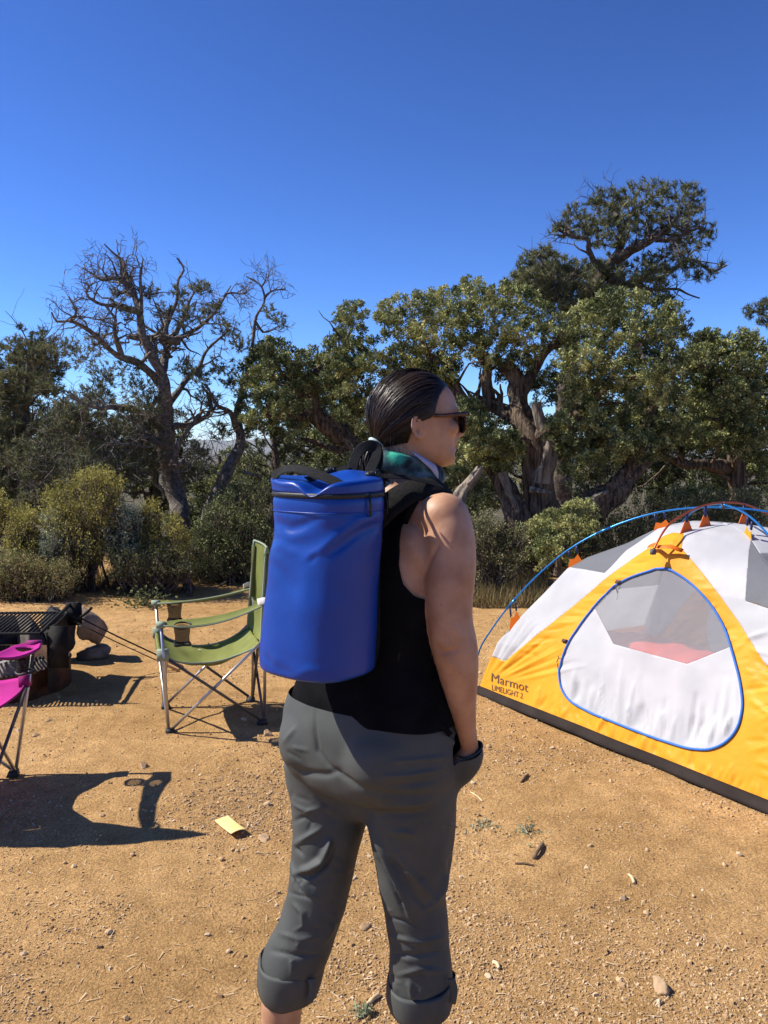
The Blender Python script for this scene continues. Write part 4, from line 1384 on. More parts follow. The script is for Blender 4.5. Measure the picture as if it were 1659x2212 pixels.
def grid_mesh(Pfun, nu, nv):
    U, Vv = np.meshgrid(np.linspace(0, 1, nu), np.linspace(0, 1, nv))
    P = Pfun(U, Vv).reshape(-1, 3)
    i = (np.arange(nv - 1)[:, None] * nu + np.arange(nu - 1)[None]).ravel()
    return P, np.stack([i, i + 1, i + nu + 1, i + nu], 1), U.ravel(), Vv.ravel()
def camp_chair(label, loc, heading, cloth, dark, trim, band_m, group, extras=True, scale=1.0):
    """heading: angle of the way the sitter looks; local x forward, y left, z up"""
    t = thing('camp_chair', label, 'chair', loc, 0, group)
    ca, sa = math.cos(heading), math.sin(heading)
    L0 = np.array(loc, float)
    def w(p_):
        p_ = np.asarray(p_, float) * scale
        return L0 + np.stack([ca * p_[..., 0] - sa * p_[..., 1], sa * p_[..., 0] + ca * p_[..., 1], p_[..., 2]], -1)
    def bar(a, b, r, m, nm, parent=t):
        return obj(nm, *tube(w(np.array([a, (np.array(a) + np.array(b)) / 2, b])), r, 10), m, parent)
    rs = np.random.default_rng(int(abs(loc[0]) * 100))
    F_ = {s: np.array([.255, .238 * s, .022]) for s in (-1, 1)}
    B_ = {s: np.array([-.255, .222 * s, .022]) for s in (-1, 1)}
    SF = {s: np.array([.275, .285 * s, .44]) for s in (-1, 1)}
    SB = {s: np.array([-.235, .245 * s, .455]) for s in (-1, 1)}
    AT = {s: np.array([.285, .325 * s, .605]) for s in (-1, 1)}
    BT = {s: np.array([-.275, .205 * s, .935]) for s in (-1, 1)}
    for s in (-1, 1):
        bar(F_[s], AT[s] - [0, 0, .01], .0085, M_TUBE, 'front_leg')
        bar(B_[s], BT[s] - [0, 0, .012], .0085, M_TUBE, 'rear_leg')
        bar(F_[s] + [-.02, 0, .006], SB[s], .0078, M_TUBE, 'side_brace')
        bar(B_[s] + [.02, .014 * s, .006], SF[s] + [0, .014 * s, -.01], .0078, M_TUBED, 'side_brace')
        bar(F_[s] + [0, -.02 * s, .006], SF[-s] + [.014 * s, 0, -.012], .0078, M_TUBE, 'front_brace')
        bar(B_[s] + [0, -.02 * s, .006], SB[-s] + [-.014 * s, 0, -.012], .0078, M_TUBED, 'rear_brace')
        for q, e in ((F_[s], 1), (B_[s], -1)):
            V, Fc = box(q + [-.012 * e, -.010 * s, -.008], [.028, 0, 0], [0, .024, 0], [0, 0, .014])
            V[4:, :2] = q[:2] + (V[4:, :2] - q[:2]) * .7
            obj('foot_cap', w(V), Fc, M_FOOT, t)
    # seat: a hammock between four corners
    def seat(U, Vv):
        # U back -> front, Vv right -> left
        x = -.24 + .53 * U
        yw = np.interp(U, [0, .25, .6, .9, 1], [.245, .20, .21, .285, .30])
        y = (Vv * 2 - 1) * yw
        edge = .455 - .020 * U - .085 * np.sin(np.pi * np.clip(U * 1.0, 0, 1)) ** .8
        z = edge - .055 * (1 - (Vv * 2 - 1) ** 2) * np.sin(np.pi * np.clip(.12 + U * .85, 0, 1))
        z = z + .006 * np.sin(U * 17 + Vv * 5) * (1 - np.abs(Vv * 2 - 1)) + .02 * sstep(.85, 1, U) * np.abs(Vv * 2 - 1) ** 3
        return np.stack([x, y, z], -1)
    V, Fq, _, _ = grid_mesh(seat, 40, 40)
    V = V + .006 * np.stack([0 * V[:, 0], 0 * V[:, 0], fbm(V, 9, 2, 3)], 1)
    so = obj('seat', *shell(w(V), Fq, .004), cloth, t)
    for s in (0, 1):
        e = seat(np.linspace(0, 1, 24), np.full(24, float(s)))
        obj('piping', *tube(w(e), .0055, 6), trim, so)
        c = SF[-1 if s == 0 else 1]
        obj('corner_pocket', *box(w(c + [.004, 0, -.004]), (w([.03, 0, 0]) - w([0, 0, 0])), (w([0, .022, 0]) - w([0, 0, 0])), ZUP * .028), trim, so)
    # front flap of the seat
    e = seat(np.ones(24), np.linspace(0, 1, 24))
    fl_ = np.concatenate([e[None], (e + [.006, 0, -.045])[None]])
    obj('seat_flap', *shell(w(fl_).reshape(-1, 3), np.stack([np.arange(23), np.arange(1, 24), np.arange(25, 48), np.arange(24, 47)], 1), .003), cloth, so)
    # back: tall panel that sags backwards, pinched at arm height
    def back(U, Vv):
        # U right->left, Vv bottom->top
        z = .40 + .545 * Vv + .02 * np.abs(U * 2 - 1) * sstep(.8, 1, Vv)
        xb = np.interp(z, [.40, .455, .62, .955, 1.0], [-.225, -.236, -.248, -.274, -.276])
        yw = np.interp(Vv, [0, .15, .42, .7, 1], [.23, .245, .225, .215, .212])
        sag = .085 * (1 - (U * 2 - 1) ** 2) * (.45 + .55 * np.sin(np.pi * Vv))
        return np.stack([xb - sag + .008 * np.sin(Vv * 11 + U * 3) * np.sin(np.pi * U), (U * 2 - 1) * yw, z], -1)
    V, Fq, _, _ = grid_mesh(back, 36, 44)
    bo = obj('backrest', *shell(w(V + .004 * np.stack([fbm(V, 8, 2, 5), 0 * V[:, 0], 0 * V[:, 0]], 1)), Fq, .004), cloth, t)
    for s in (0, 1):
        e = back(np.full(30, float(s)), np.linspace(0, 1, 30))
        obj('piping', *tube(w(e), .007, 6), trim, bo)
    obj('piping', *tube(w(back(np.linspace(0, 1, 24), np.ones(24))), .006, 6), trim, bo)
    for s in (-1, 1):
        obj('sleeve', *tube(w(np.array([BT[s] - [-.012, 0, .30], BT[s] - [-.004, 0, .1], BT[s]])), .015, 8), dark, bo)
    # armrests with cup holders
    for s in (-1, 1):
        RA = np.array([-.262, .262 * s, .675])
        def arm(U, Vv, s=s, RA=RA):
            c = AT[s][None, None] * (1 - U[..., None]) + RA * U[..., None] if U.ndim == 2 else None
            wd = np.interp(U, [0, .05, .16, .5, 1], [.030, .046, .062, .046, .028])
            y = (Vv * 2 - 1) * wd
            sagv = .035 * np.sin(np.pi * U) * (1 if s > 0 else .7) + .010 * (1 - (Vv * 2 - 1) ** 2)
            tilt = .35 * s
            P = c + np.stack([0 * U, y * .93, -sagv - y * tilt * .6 * np.sin(np.pi * np.clip(U * .9, 0, 1))], -1)
            return P
        V, Fq, Uu, Vu = grid_mesh(arm, 90, 26)
        cc = (.62 * (Uu - .19)) ** 2 + ((Vu * 2 - 1) * .062) ** 2
        V2, F2 = clip(V, Fq, np.sqrt(cc) - .043)
        ao = obj('armrest', *shell(w(V2), F2, .007), cloth, t)
        for q in (0.0, 1.0):
            e = arm(np.linspace(0, 1, 30)[None], np.full((1, 30), q))[0]
            obj('piping', *tube(w(e), .0045, 6), trim, ao)
        cc0 = arm(np.array([[.19]]), np.array([[.5]]))[0, 0]
        a = np.linspace(0, 2 * np.pi, 33)
        ring = np.stack([cc0[0] + .044 * np.cos(a), cc0[1] + .044 * np.sin(a), cc0[2] + .003 + 0 * a], -1)
        ring[:, 2] -= (ring[:, 1] - cc0[1]) * .35 * s * .5
        ho = obj('cup_holder', *tube(w(ring), .006, 6), M_BLACKP, ao)
        rg = []
        for k, (r, dz) in enumerate(((.044, .0), (.040, -.03), (.036, -.06), (.040, -.10))):
            rg.append(np.stack([cc0[0] + r * np.cos(a[:-1]), cc0[1] + r * np.sin(a[:-1]), cc0[2] + dz + .003 * np.sin(3 * a[:-1] + k)], -1))
        V3, F3 = loft(np.array(rg), False)
        obj('cup_net', w(V3), F3, M_CNET, ho)
        obj('cup_base', *tube(w(np.concatenate([rg[-1], rg[-1][:1]]) + [0, 0, .004]), .006, 6), M_BLACKP, ho)
        obj('arm_tip', *box(w(AT[s] + [.004, 0, -.002]), w([.022, 0, 0]) - w([0, 0, 0]), w([0, .032, 0]) - w([0, 0, 0]), ZUP * .012), trim, ao)
        st_ = np.array([RA + [.045, .012 * s, .008], RA + [.005, .03 * s, .018], RA + [-.03, .025 * s, -.012], RA + [-.032, .012 * s, -.06]])
        obj('arm_strap', *band(w(spline(st_, 12)), w([-.3, .8 * s, .5]) - w([0, 0, 0]), .020, .003), band_m, ao)
    # rolled pouch behind the back
    rg = []
    for z, r in ((.30, .03), (.33, .075), (.42, .095), (.52, .09), (.62, .08), (.645, .05)):
        a = np.linspace(0, 2 * np.pi, 24, endpoint=False)
        rg.append(np.stack([-.325 + .55 * r * np.cos(a) - .02, 1.9 * r * np.sin(a), z + 0 * a + .008 * np.sin(3 * a)], -1))
    obj('storage_pouch', *loft(w(np.array(rg))), dark, t)
    c = np.array([[-.30, -.235, .64], [-.31, -.24, .5], [-.295, -.237, .42], [-.305, -.24, .30], [-.29, -.235, .24]])
    obj('cord', *tube(w(spline(c, 20)), .0028, 5), M_STRING, t)
    if extras:
        obj('seat_label', *band(w(np.array([[-.06, -.19, .352], [-.02, -.20, .335], [.03, -.19, .333], [.06, -.185, .345]])), ZUP, .02, .0012), M_WHITEB, t)
    return t
_ff, _fn, _rn, _rf = gnd(366, 1532), gnd(360, 1590), gnd(561, 1562), gnd(545, 1511)
_c = (_ff + _fn + _rn + _rf) / 4
_h = (_ff + _fn) / 2 - (_rn + _rf) / 2
camp_chair('olive green folding camp chair facing the fire ring', (_c[0], _c[1], 0.0), math.atan2(_h[1], _h[0]) - R(7), M_OLIVE, M_DOLIVE, M_TRIMG, M_WHITEB, 'folding camp chairs')
camp_chair('magenta folding camp chair cut off by the left edge, near the fire ring', (-1.90, 3.58, 0.0), R(98), M_MAG, M_DMAG, M_TRIMM, M_DMAG, 'folding camp chairs', False)
# ================================================================ fire ring, grate, stones
M_RUST = mat('rusty_steel', (0.055, 0.026, 0.016), (0.13, 0.062, 0.035), scale=9, rough=0.85, bump=.3, bscale=60, metal=.2)
M_SOOT = mat('sooty_steel', (0.007, 0.007, 0.0075), (0.020, 0.019, 0.018), scale=14, rough=0.75, spec=.15, bump=.2, bscale=90)
M_ROCKD = mat('sooty_rock', (0.014, 0.013, 0.013), (0.06, 0.056, 0.052), scale=10, rough=0.95, bump=.7, bscale=30, bdist=.02)
M_ROCKP = mat('pale_pinkish_rock', (0.16, 0.12, 0.09), (0.30, 0.235, 0.18), scale=8, rough=0.95, bump=.6, bscale=36, bdist=.015)
M_ROCKG = mat('grey_brown_rock', (0.075, 0.062, 0.052), (0.18, 0.15, 0.12), scale=8, rough=0.95, bump=.6, bscale=36, bdist=.015)
M_ASH = mat('ash', (0.10, 0.095, 0.09), (0.42, 0.41, 0.40), scale=22, rough=1, bump=.6, bscale=60)
M_CHAR = mat('charred_wood', (0.010, 0.009, 0.009), (0.05, 0.045, 0.042), scale=30, stretch=(1, .2, 1), rough=.9, bump=.8, bscale=50)
M_WOODH = mat('varnished_handle', (0.50, 0.27, 0.10), (0.58, 0.33, 0.13), scale=20, rough=.5)
M_RED = mat('red_band', (0.55, 0.02, 0.015), rough=.5)
M_YELB = mat('yellow_band', (0.75, 0.50, 0.03), rough=.5)
RC = np.array([-2.46, 5.32, 0.0])
RR = .455
ring = thing('fire_ring', 'low rusty steel campfire ring with a sooty flip-up grate', 'fire ring', tuple(RC))
a = np.linspace(0, 2 * np.pi, 96, endpoint=False)
cs = np.stack([np.cos(a), np.sin(a), 0 * a], -1)
rg = [RC + cs * r + ZUP * z for r, z in ((RR - .004, -.02), (RR + .004, -.02), (RR + .004, .16), (RR + .010, .166), (RR + .004, .172), (RR - .004, .172), (RR - .004, -.02))]
V, F = loft(rg, False)
V = V + np.outer(.006 * vnoise(V, 4, 3), [0, 0, 1])
obj('steel_ring', V, F, M_RUST, ring)
# ash bed
rg = [RC + cs * RR * k * .985 + ZUP * (.05 + .06 * (1 - k * k)) for k in (1.0, .8, .6, .4, .2, .02)]
V, F = loft(rg)
V[:, 2] += .022 * fbm(V, 9, 3, 2)
obj('ash_bed', V, F, M_ASH, ring)
# grate: frame corners from the picture
zg = .425
g00, g10, g11, g01 = gnd(87, 1368, zg), gnd(135, 1323, zg), None, None
ex = nrm((gnd(87, 1370, zg) - gnd(0, 1371, zg)))
ex[2] = 0
ey = nrm(g10 - g00)
wdt, dpt = .62, np.linalg.norm(g10 - g00)
P00 = g00 - ex * wdt
grate = obj('grate', *joina([tube([g00, g10], .008, 8, False), tube([P00, P00 + ey * dpt], .008, 8, False), tube([P00, g00], .008, 8, False), tube([P00 + ey * dpt, g10], .008, 8, False)]), M_SOOT, ring)
nb = 24
for k in range(1, nb):
    c = P00 + ex * wdt * k / nb
    obj('grate_bar', *tube([c + ZUP * .004, c + ey * dpt * .5 + ZUP * .002, c + ey * dpt + ZUP * .004], .0058, 6), M_SOOT, grate)
# side plates and hinge
dn = ZUP
pc = g00 + ex * .03
pl = np.array([pc + ey * .02, pc + ey * dpt * 1.05, pc + ey * dpt * 1.05 - dn * .14, pc + ey * .30 - dn * .36, pc + ey * .02 - dn * .36])
Vp = np.concatenate([pl, pl + ex * .006])
k = 5
obj('side_plate', Vp, [tuple(range(k)), tuple(range(2 * k - 1, k - 1, -1))] + [(i, i + k, (i + 1) % k + k, (i + 1) % k) for i in range(k)], M_SOOT, ring, False)
fp = g00 + ex * .035
obj('front_plate', *box(fp + ex * .060 - ZUP * .09 + ey * .03, ex * .058, ey * .004, ZUP * .125), M_SOOT, ring)
obj('side_plate', *box(P00 - ex * .03 + ey * dpt * .5 - ZUP * .15, ex * .004, ey * dpt * .5, ZUP * .17), M_SOOT, ring)
hp = g10 + ex * .05
obj('grate_handle', *tube(spline([hp - ey * .12 + ZUP * .02, hp + ex * .05 - ey * .10 - ZUP * .02, hp + ex * .12 - ey * .03 + ZUP * .01, hp + ex * .14 + ZUP * .03], 16), .009, 8), M_SOOT, ring)
obj('hinge_bar', *tube([g00 + ex * .035 + ey * .02 + ZUP * .03, g10 + ex * .05 + ZUP * .055], .012, 8), M_SOOT, ring)
obj('hinge_plate', *box(g10 + ex * .075 - ZUP * .01, ex * .05, ey * .01, ZUP * .075), M_SOOT, ring)

def rock(name, label, c, r, m, seed, group=None, flat=0.0, cat='rock', parent=None):
    """angular stone: a subdivided ball cut by random planes"""
    rs = np.random.default_rng(seed)
    V, F = ell((0, 0, 0), (1, 1, 1), None, 28, 18)
    for _ in range(14):
        n = nrm(rs.normal(size=3))
        h = rs.uniform(.5, .82)
        d = V @ n - h
        V = V - np.outer(np.maximum(d, 0), n)
    V = V * (1 + .09 * fbm(V, 2.6, 4, seed)[:, None]) * 1.15
    V = V * np.asarray(r)
    V = V @ np.array(Matrix.Rotation(rs.uniform(0, 6.28), 3, 'Z'))
    lo = V[:, 2].min()
    V = V + np.asarray(c, float) - np.array([0, 0, lo + .01])
    o = obj(name, V, F, m, parent)
    if parent is None:
        tag(o, label, cat, group)
    return o
b = gnd(196, 1428)
rock('rock', 'squat grey-brown stone right of the fire ring, carrying a taller stone', b + np.array([0, .06, 0]), (.115, .10, .062), M_ROCKG, 3, 'stones round the fire ring')
rock('rock', 'tall pale grey-brown stone on a squat one, right of the fire ring', b + np.array([-.01, .07, .11]), (.105, .09, .155), M_ROCKP, 14, 'stones round the fire ring')
rock('rock', 'sooty rounded stone behind the right corner of the grate', at(128, 1345, 5.98) * np.array([1, 1, 0]) + np.array([0, 0, .0]), (.15, .13, .215), M_ROCKD, 5, 'stones round the fire ring')
rock('rock', 'long flat dark slab behind the grate', at(68, 1345, 6.02) * np.array([1, 1, 0]), (.24, .10, .185), M_ROCKG, 16, 'stones round the fire ring')
rock('rock', 'sooty stone at the left edge behind the grate', at(2, 1345, 5.95) * np.array([1, 1, 0]), (.16, .13, .20), M_ROCKD, 7, 'stones round the fire ring')
rock('rock', 'pale flat stone lying in the ash by the ring\'s front rim', np.array([-2.245, 5.03, .10]), (.15, .10, .075), M_ROCKP, 21, 'stones round the fire ring')
rock('rock', 'small striped grey stone inside the ring by the rim', np.array([-2.10, 5.22, .10]), (.055, .05, .055), M_ROCKG, 22, 'stones round the fire ring')
for k, (x, y, l, an) in enumerate(((-2.30, 5.20, .20, .3), (-2.42, 5.08, .17, -.5))):
    d = np.array([math.cos(an), math.sin(an), .1])
    P = np.array([x, y, .15]) + np.linspace(-1, 1, 14)[:, None] * d * l
    V, F = tube(P, .042 * (1 + .15 * vnoise(P, 12, k)), 14)
    V = V * 1.0 + (.008 * vnoise(V, 40, k + 3))[:, None] * nrm(V - P.mean(0))
    tag(obj('charred_log', V, F, M_CHAR), ('charred black log nearer the right rim of the fire ring', 'charred black log nearer the front rim of the fire ring')[k], 'log', 'charred logs in the fire ring')
# roasting forks leaning from the grate to the dirt
def fork(label, a, b, hl, r, bands):
    t = thing('roasting_fork', label, 'roasting fork', tuple(b), 0, 'roasting forks')
    u = nrm(b - a)
    L = np.linalg.norm(b - a)
    obj('rod', *tube([a, a + u * (L - hl) * .5 - ZUP * .004, b - u * hl], r, 8), M_SOOT, t)
    h = obj('handle', *tube([b - u * hl, b - u * hl * .9, b - u * hl * .4, b - u * .01, b], [r * 1.6, r * 2.6, r * 2.9, r * 2.6, r * 1.2], 10), M_WOODH, t)
    if bands:
        obj('red_band', *tube([b - u * (hl + .01), b - u * (hl - .012)], r * 3.0, 10), M_RED, h)
        obj('yellow_band', *tube([b - u * (hl - .018), b - u * (hl - .045)], r * 3.1, 10), M_YELB, h)
    for sg in (-1, 1):
        s_ = nrm(np.cross(u, ZUP)) * .012 * sg
        obj('tine', *tube(spline([a, a - u * .02 + s_, a - u * .10 + s_], 8), r * .6, 6), M_SOOT, t)
    return t
pa = g10 + ex * .10 - ZUP * .03
fork('roasting fork with red and yellow bands on its handle, leaning on the grate', pa, gnd(398, 1447) + ZUP * .012, .16, .0052, True)
fork('thinner roasting fork with a plain wooden handle, leaning on the grate', pa - ey * .05 - ZUP * .03, gnd(388, 1453) + ZUP * .010, .17, .0035, False)
# ================================================================ the person
M_SKIN = mat('skin', (0.36, 0.178, 0.100), (0.47, 0.262, 0.160), scale=22, rough=0.5, spec=0.35, sss=0.06, bump=0.12, bscale=320, bdist=.002, detail=8, contrast=(.3, .62))
def freckle(m):
    nt = m.node_tree
    N, L = nt.nodes, nt.links
    b = N['Principled BSDF']
    src = b.inputs['Base Color'].links[0].from_socket
    tc = N.new('ShaderNodeTexCoord')
    out = src
    for sc_, lim, dk in ((34, .055, .42), (95, .16, .86)):
        vo = N.new('ShaderNodeTexVoronoi')
        vo.inputs['Scale'].default_value = sc_
        L.new(tc.outputs['Object'], vo.inputs['Vector'])
        cr = N.new('ShaderNodeValToRGB')
        cr.color_ramp.elements[0].position = lim * .6
        cr.color_ramp.elements[0].color = (dk, dk * .93, dk * .9, 1)
        cr.color_ramp.elements[1].position = lim
        cr.color_ramp.elements[1].color = (1, 1, 1, 1)
        L.new(vo.outputs['Distance'], cr.inputs[0])
        mx = N.new('ShaderNodeMixRGB')
        mx.blend_type = 'MULTIPLY'
        mx.inputs[0].default_value = 1
        L.new(out, mx.inputs[1])
        L.new(cr.outputs[0], mx.inputs[2])
        out = mx.outputs[0]
    L.new(out, b.inputs['Base Color'])
freckle(M_SKIN)
M_LIP = mat('lips', (0.42, 0.16, 0.13), rough=0.5)
M_HAIR = mat('dark_brown_hair', (0.008, 0.0048, 0.0038), (0.040, 0.021, 0.013), attr='tint', rough=0.42, spec=0.28)
M_TANK = mat('black_jersey', (0.0050, 0.0050, 0.006), (0.008, 0.008, 0.009), scale=20, rough=1.0, bump=0.2, bscale=300, spec=.04)
M_TROU = mat('charcoal_nylon', (0.056, 0.060, 0.056), (0.067, 0.071, 0.066), scale=14, rough=0.66, bump=0.06, bscale=420, spec=.3)
M_TIE = mat('pale_hair_tie', (0.45, 0.55, 0.55), rough=.8)
M_SHOE = mat('brown_sandal', (0.05, 0.035, 0.025), (0.08, 0.055, 0.04), scale=20, rough=.8)

YAW = R(40)
BF = np.array([math.sin(YAW), math.cos(YAW), 0])
BR = np.array([math.cos(YAW), -math.sin(YAW), 0])
def z3(x, y):
    return (780 + x / 1.6215) / 1.4756, (1900 + y / 1.6215) / 1.4756
def z2(x, y):
    return (1100 + x / 3.7705) / 1.4756, (1150 + y / 3.7705) / 1.4756
def sup(n, e=2.0):
    a = np.linspace(0, 2 * np.pi, n, endpoint=False)
    c, s = np.cos(a), np.sin(a)
    return np.sign(c) * np.abs(c) ** (2 / e), np.sign(s) * np.abs(s) ** (2 / e)
def prow(y, xl, xr, Y, ratio, e=2.3, n=48, yaw=YAW, rx=1.0):
    """level ring that shows from xl to xr at picture row y, at depth Y"""
    c = at((xl + xr) / 2, y, Y)
    dep = (c - CC) @ FW
    wd = (xr - xl) / 2 * dep / FX * rx
    m = e / (e - 1)
    a = wd / ((abs(math.cos(yaw))) ** m + (ratio * abs(math.sin(yaw))) ** m) ** (1 / m)
    cx, sx = sup(n, e)
    r_, f_ = np.array([math.cos(yaw), -math.sin(yaw), 0]), np.array([math.sin(yaw), math.cos(yaw), 0])
    return c + a * cx[:, None] * r_ + a * ratio * sx[:, None] * f_
def densify(rings, k=4):
    R_ = np.array(rings)
    m, n = R_.shape[:2]
    d = np.r_[0, np.cumsum(np.maximum(np.linalg.norm(np.diff(R_, axis=0), axis=2).mean(1), 1e-4))]
    return spline(R_.reshape(m, -1), (m - 1) * k + 1, d).reshape(-1, n, 3)
def capsule(P, r, n=20):
    P = np.asarray(P, float)
    r = np.broadcast_to(np.asarray(r, float), (len(P),))
    q = spline(np.c_[P, r], 8 * len(P))
    V, F = tube(q[:, :3], np.maximum(q[:, 3], 1e-3), n)
    return join((V, F), ell(P[0], (r[0],) * 3, None, n, 10), ell(P[-1], (r[-1],) * 3, None, n, 10))

# torso (body axis: x, y, z, half width, half depth)
TOR = [(-.027, 1.852, .74, .10, .07), (-.027, 1.852, .80, .15, .10), (-.026, 1.852, .88, .168, .115), (-.022, 1.852, .95, .168, .120), (-.018, 1.852, 1.01, .167, .120), (-.014, 1.852, 1.07, .160, .114), (-.010, 1.853, 1.14, .160, .116), (-.004, 1.855, 1.21, .162, .120),
       (.002, 1.857, 1.27, .158, .116), (.009, 1.860, 1.32, .146, .102), (.015, 1.864, 1.355, .128, .088), (.022, 1.868, 1.385, .104, .073), (.030, 1.874, 1.41, .076, .061), (.038, 1.879, 1.432, .058, .054)]
def torso(n=72, grow=0.0, k=6):
    rg = []
    for x, y, z, a, b in TOR:
        cx, sx = sup(n, 2.35 if z < 1.3 else 2.1)
        bb = np.where(sx > 0, b + (.035 * math.exp(-((z - 1.19) / .07) ** 2)), b - .006 * math.exp(-((z - 1.05) / .08) ** 2))
        rg.append(np.array([x, y, z]) + (a + grow) * cx[:, None] * BR + ((bb + grow) * sx)[:, None] * BF)
    return densify(rg, k)
parts_ = [loft(torso())]
cS = np.array([.012, 1.862, 0])
# arms: the right one from the picture, the left its mirror
armpx = [(962, 1112, 52, 1.752), (968, 1150, 56, 1.742), (972, 1200, 57, 1.735), (971, 1250, 56, 1.728), (970, 1300, 51.5, 1.722), (973, 1345, 49.5, 1.72), (984, 1402, 49, 1.72), (990, 1450, 44.5, 1.726), (996, 1502, 34.5, 1.736), (1002, 1546, 27, 1.75), (1010, 1590, 21.5, 1.768), (1016, 1622, 19.5, 1.785)]
AP = np.array([at(x, y, Y) for x, y, r, Y in armpx])
AR = np.array([r * ((p_ - CC) @ FW) / FX for (x, y, r, Y), p_ in zip(armpx, AP)])
q = spline(np.c_[AP, AR], 90)
armV, armF = tube(q[:, :3], q[:, 3], 36)
parts_.append((armV, armF))
parts_.append(ell(AP[0] + np.array([-.004, .002, -.006]), (.054, .056, .052)))
trap = capsule([np.array([.03, 1.874, 1.405]), np.array([.065, 1.825, 1.378]), AP[0] + np.array([-.03, .02, .0])], [.042, .040, .043])
parts_.append(trap)
# shoulder blade swell
parts_.append(ell(cS + BR * .085 - BF * .062 + ZUP * 1.275, (.065, .034, .075), np.array([BR, BF, ZUP])))
parts_.append(ell(cS - BR * .085 - BF * .062 + ZUP * 1.275, (.065, .034, .075), np.array([BR, BF, ZUP])))
def mirror_body(V):
    d = V - np.array([.0, 1.857, 0])
    return V - np.outer(2 * (d @ BR), BR)
parts_.append((mirror_body(armV), [tuple(f[::-1]) for f in armF]))
parts_.append((mirror_body(trap[0]), [tuple(f[::-1]) for f in trap[1]]))
parts_.append(ell(mirror_body(AP[:1])[0], (.054, .056, .052)))
# hands, closed in the front pockets: palm, four fingers and a thumb each
wr = AP[-1]
hd = nrm(AP[-1] - AP[-3])
hd_arm = hd
hd = nrm(at(948, 1728, 1.80) - AP[-1])
hside = nrm(np.cross(hd, BR))
hand = [capsule([wr, wr + hd * .045, wr + hd * .075], [.021, .026, .024])]
for k, l in enumerate((.058, .066, .062, .048)):
    b0 = wr + hd * .075 + hside * (.026 - .0165 * k)
    hand.append(capsule([b0, b0 + hd * l * .5 + BR * .004, b0 + hd * l * .85 - BR * .010], [.0085, .008, .0065], 10))
hand.append(capsule([wr + hd * .03 + hside * .018, wr + hd * .055 + hside * .038, wr + hd * .085 + hside * .042], [.011, .0095, .0075], 10))
HV, HF = join(*hand)
hd = hd_arm
parts_.append((HV, HF))
parts_.append((mirror_body(HV), [tuple(f[::-1]) for f in HF]))
# neck and head
HC = at(893, 905, 1.885)
HF_ = np.array([math.cos(R(18)), math.sin(R(18)), 0])
HS = np.array([math.sin(R(18)), -math.cos(R(18)), 0])
def hp(px, y, lat=0.0):
    """head point: picture column / row on the head's middle plane, lat towards the camera side"""
    z = at(893, y, HC[1])[2]
    f = (px - 893) * ((HC - CC) @ FW) / FX / HF_[0]
    p_ = HC + HF_ * f + HS * lat
    p_[2] = z
    return p_
headrows = [(814, 908, 880, .014), (818, 930, 858, .030), (827, 953, 838, .046), (840, 970, 826, .058), (855, 979, 819, .065), (873, 984, 815, .070), (888, 986, 815, .072), (903, 979, 817, .072), (918, 980, 822, .071), (934, 982, 829, .068),
            (948, 983, 838, .065), (963, 980, 853, .061), (978, 982, 866, .055), (991, 983, 880, .047), (1002, 977, 895, .035), (1010, 958, 914, .018)]
rg = []
for y, f, b, hw_ in headrows:
    a = np.linspace(0, 2 * np.pi, 64, endpoint=False)
    c, s = np.cos(a), np.sin(a)
    c = np.sign(c) * np.abs(c) ** .92
    s = np.sign(s) * np.abs(s) ** .92
    P0, P1 = hp(f, y), hp(b, y)
    mid_ = (P0 + P1) / 2
    hl_ = np.linalg.norm(P0 - P1) / 2
    rg.append(mid_ + hl_ * c[:, None] * HF_ + (hw_ * s * (1 - .10 * c - .06 * c * c * (c > 0)))[:, None] * HS)
parts_.append(loft(densify(rg[::-1], 4)))
parts_.append(capsule([np.array([.030, 1.873, 1.385]), hp(876, 1000) , hp(884, 955)], [.060, .053, .052]))
AX = np.array([HF_, HS, ZUP])
face = [capsule([hp(981, 893), hp(987, 908), hp(993, 923), hp(997, 933)], [.0075, .008, .0095, .0105], 14), ell(hp(998, 935), (.0105, .0115, .0090), AX), ell(hp(986, 939, .012), (.010, .0075, .0075), AX), ell(hp(986, 939, -.012), (.010, .0075, .0075), AX),
        ell(hp(979, 955), (.013, .022, .0065), AX), ell(hp(976.5, 971), (.0125, .019, .0070), AX), ell(hp(971, 994), (.015, .021, .0135), AX), ell(hp(962, 925, .040), (.017, .020, .017), AX), ell(hp(962, 925, -.040), (.017, .020, .017), AX), ell(hp(975, 887, .0), (.012, .045, .008), AX)]
for sg in (1, -1):
    eax = np.array([HF_ * .95 + ZUP * .2, HS * sg + HF_ * -.25, ZUP * .97 - HF_ * .22])
    eax = np.array([nrm(v) for v in eax])
    ec = hp(875, 926, sg * .0755)
    face.append(ell(ec - ZUP * .004, (.013, .0055, .021), eax))
    hx = [ec + eax[0] * .012 * math.cos(t) * (1.05 if math.sin(t) > 0 else .8) + eax[2] * .0235 * math.sin(t) + eax[1] * (.004 + .004 * (math.cos(t) < 0)) for t in np.linspace(-1.9, -1.9 - 4.6, 24)[::-1]]
    face.append(tube(np.array(hx), .0036, 10))
    face.append(ell(ec - eax[2] * .021 + eax[0] * .003, (.0075, .005, .0085), eax))
    face.append(ell(ec + eax[0] * .012 - eax[2] * .004 + eax[1] * .003, (.004, .004, .006), eax))
parts_ += face
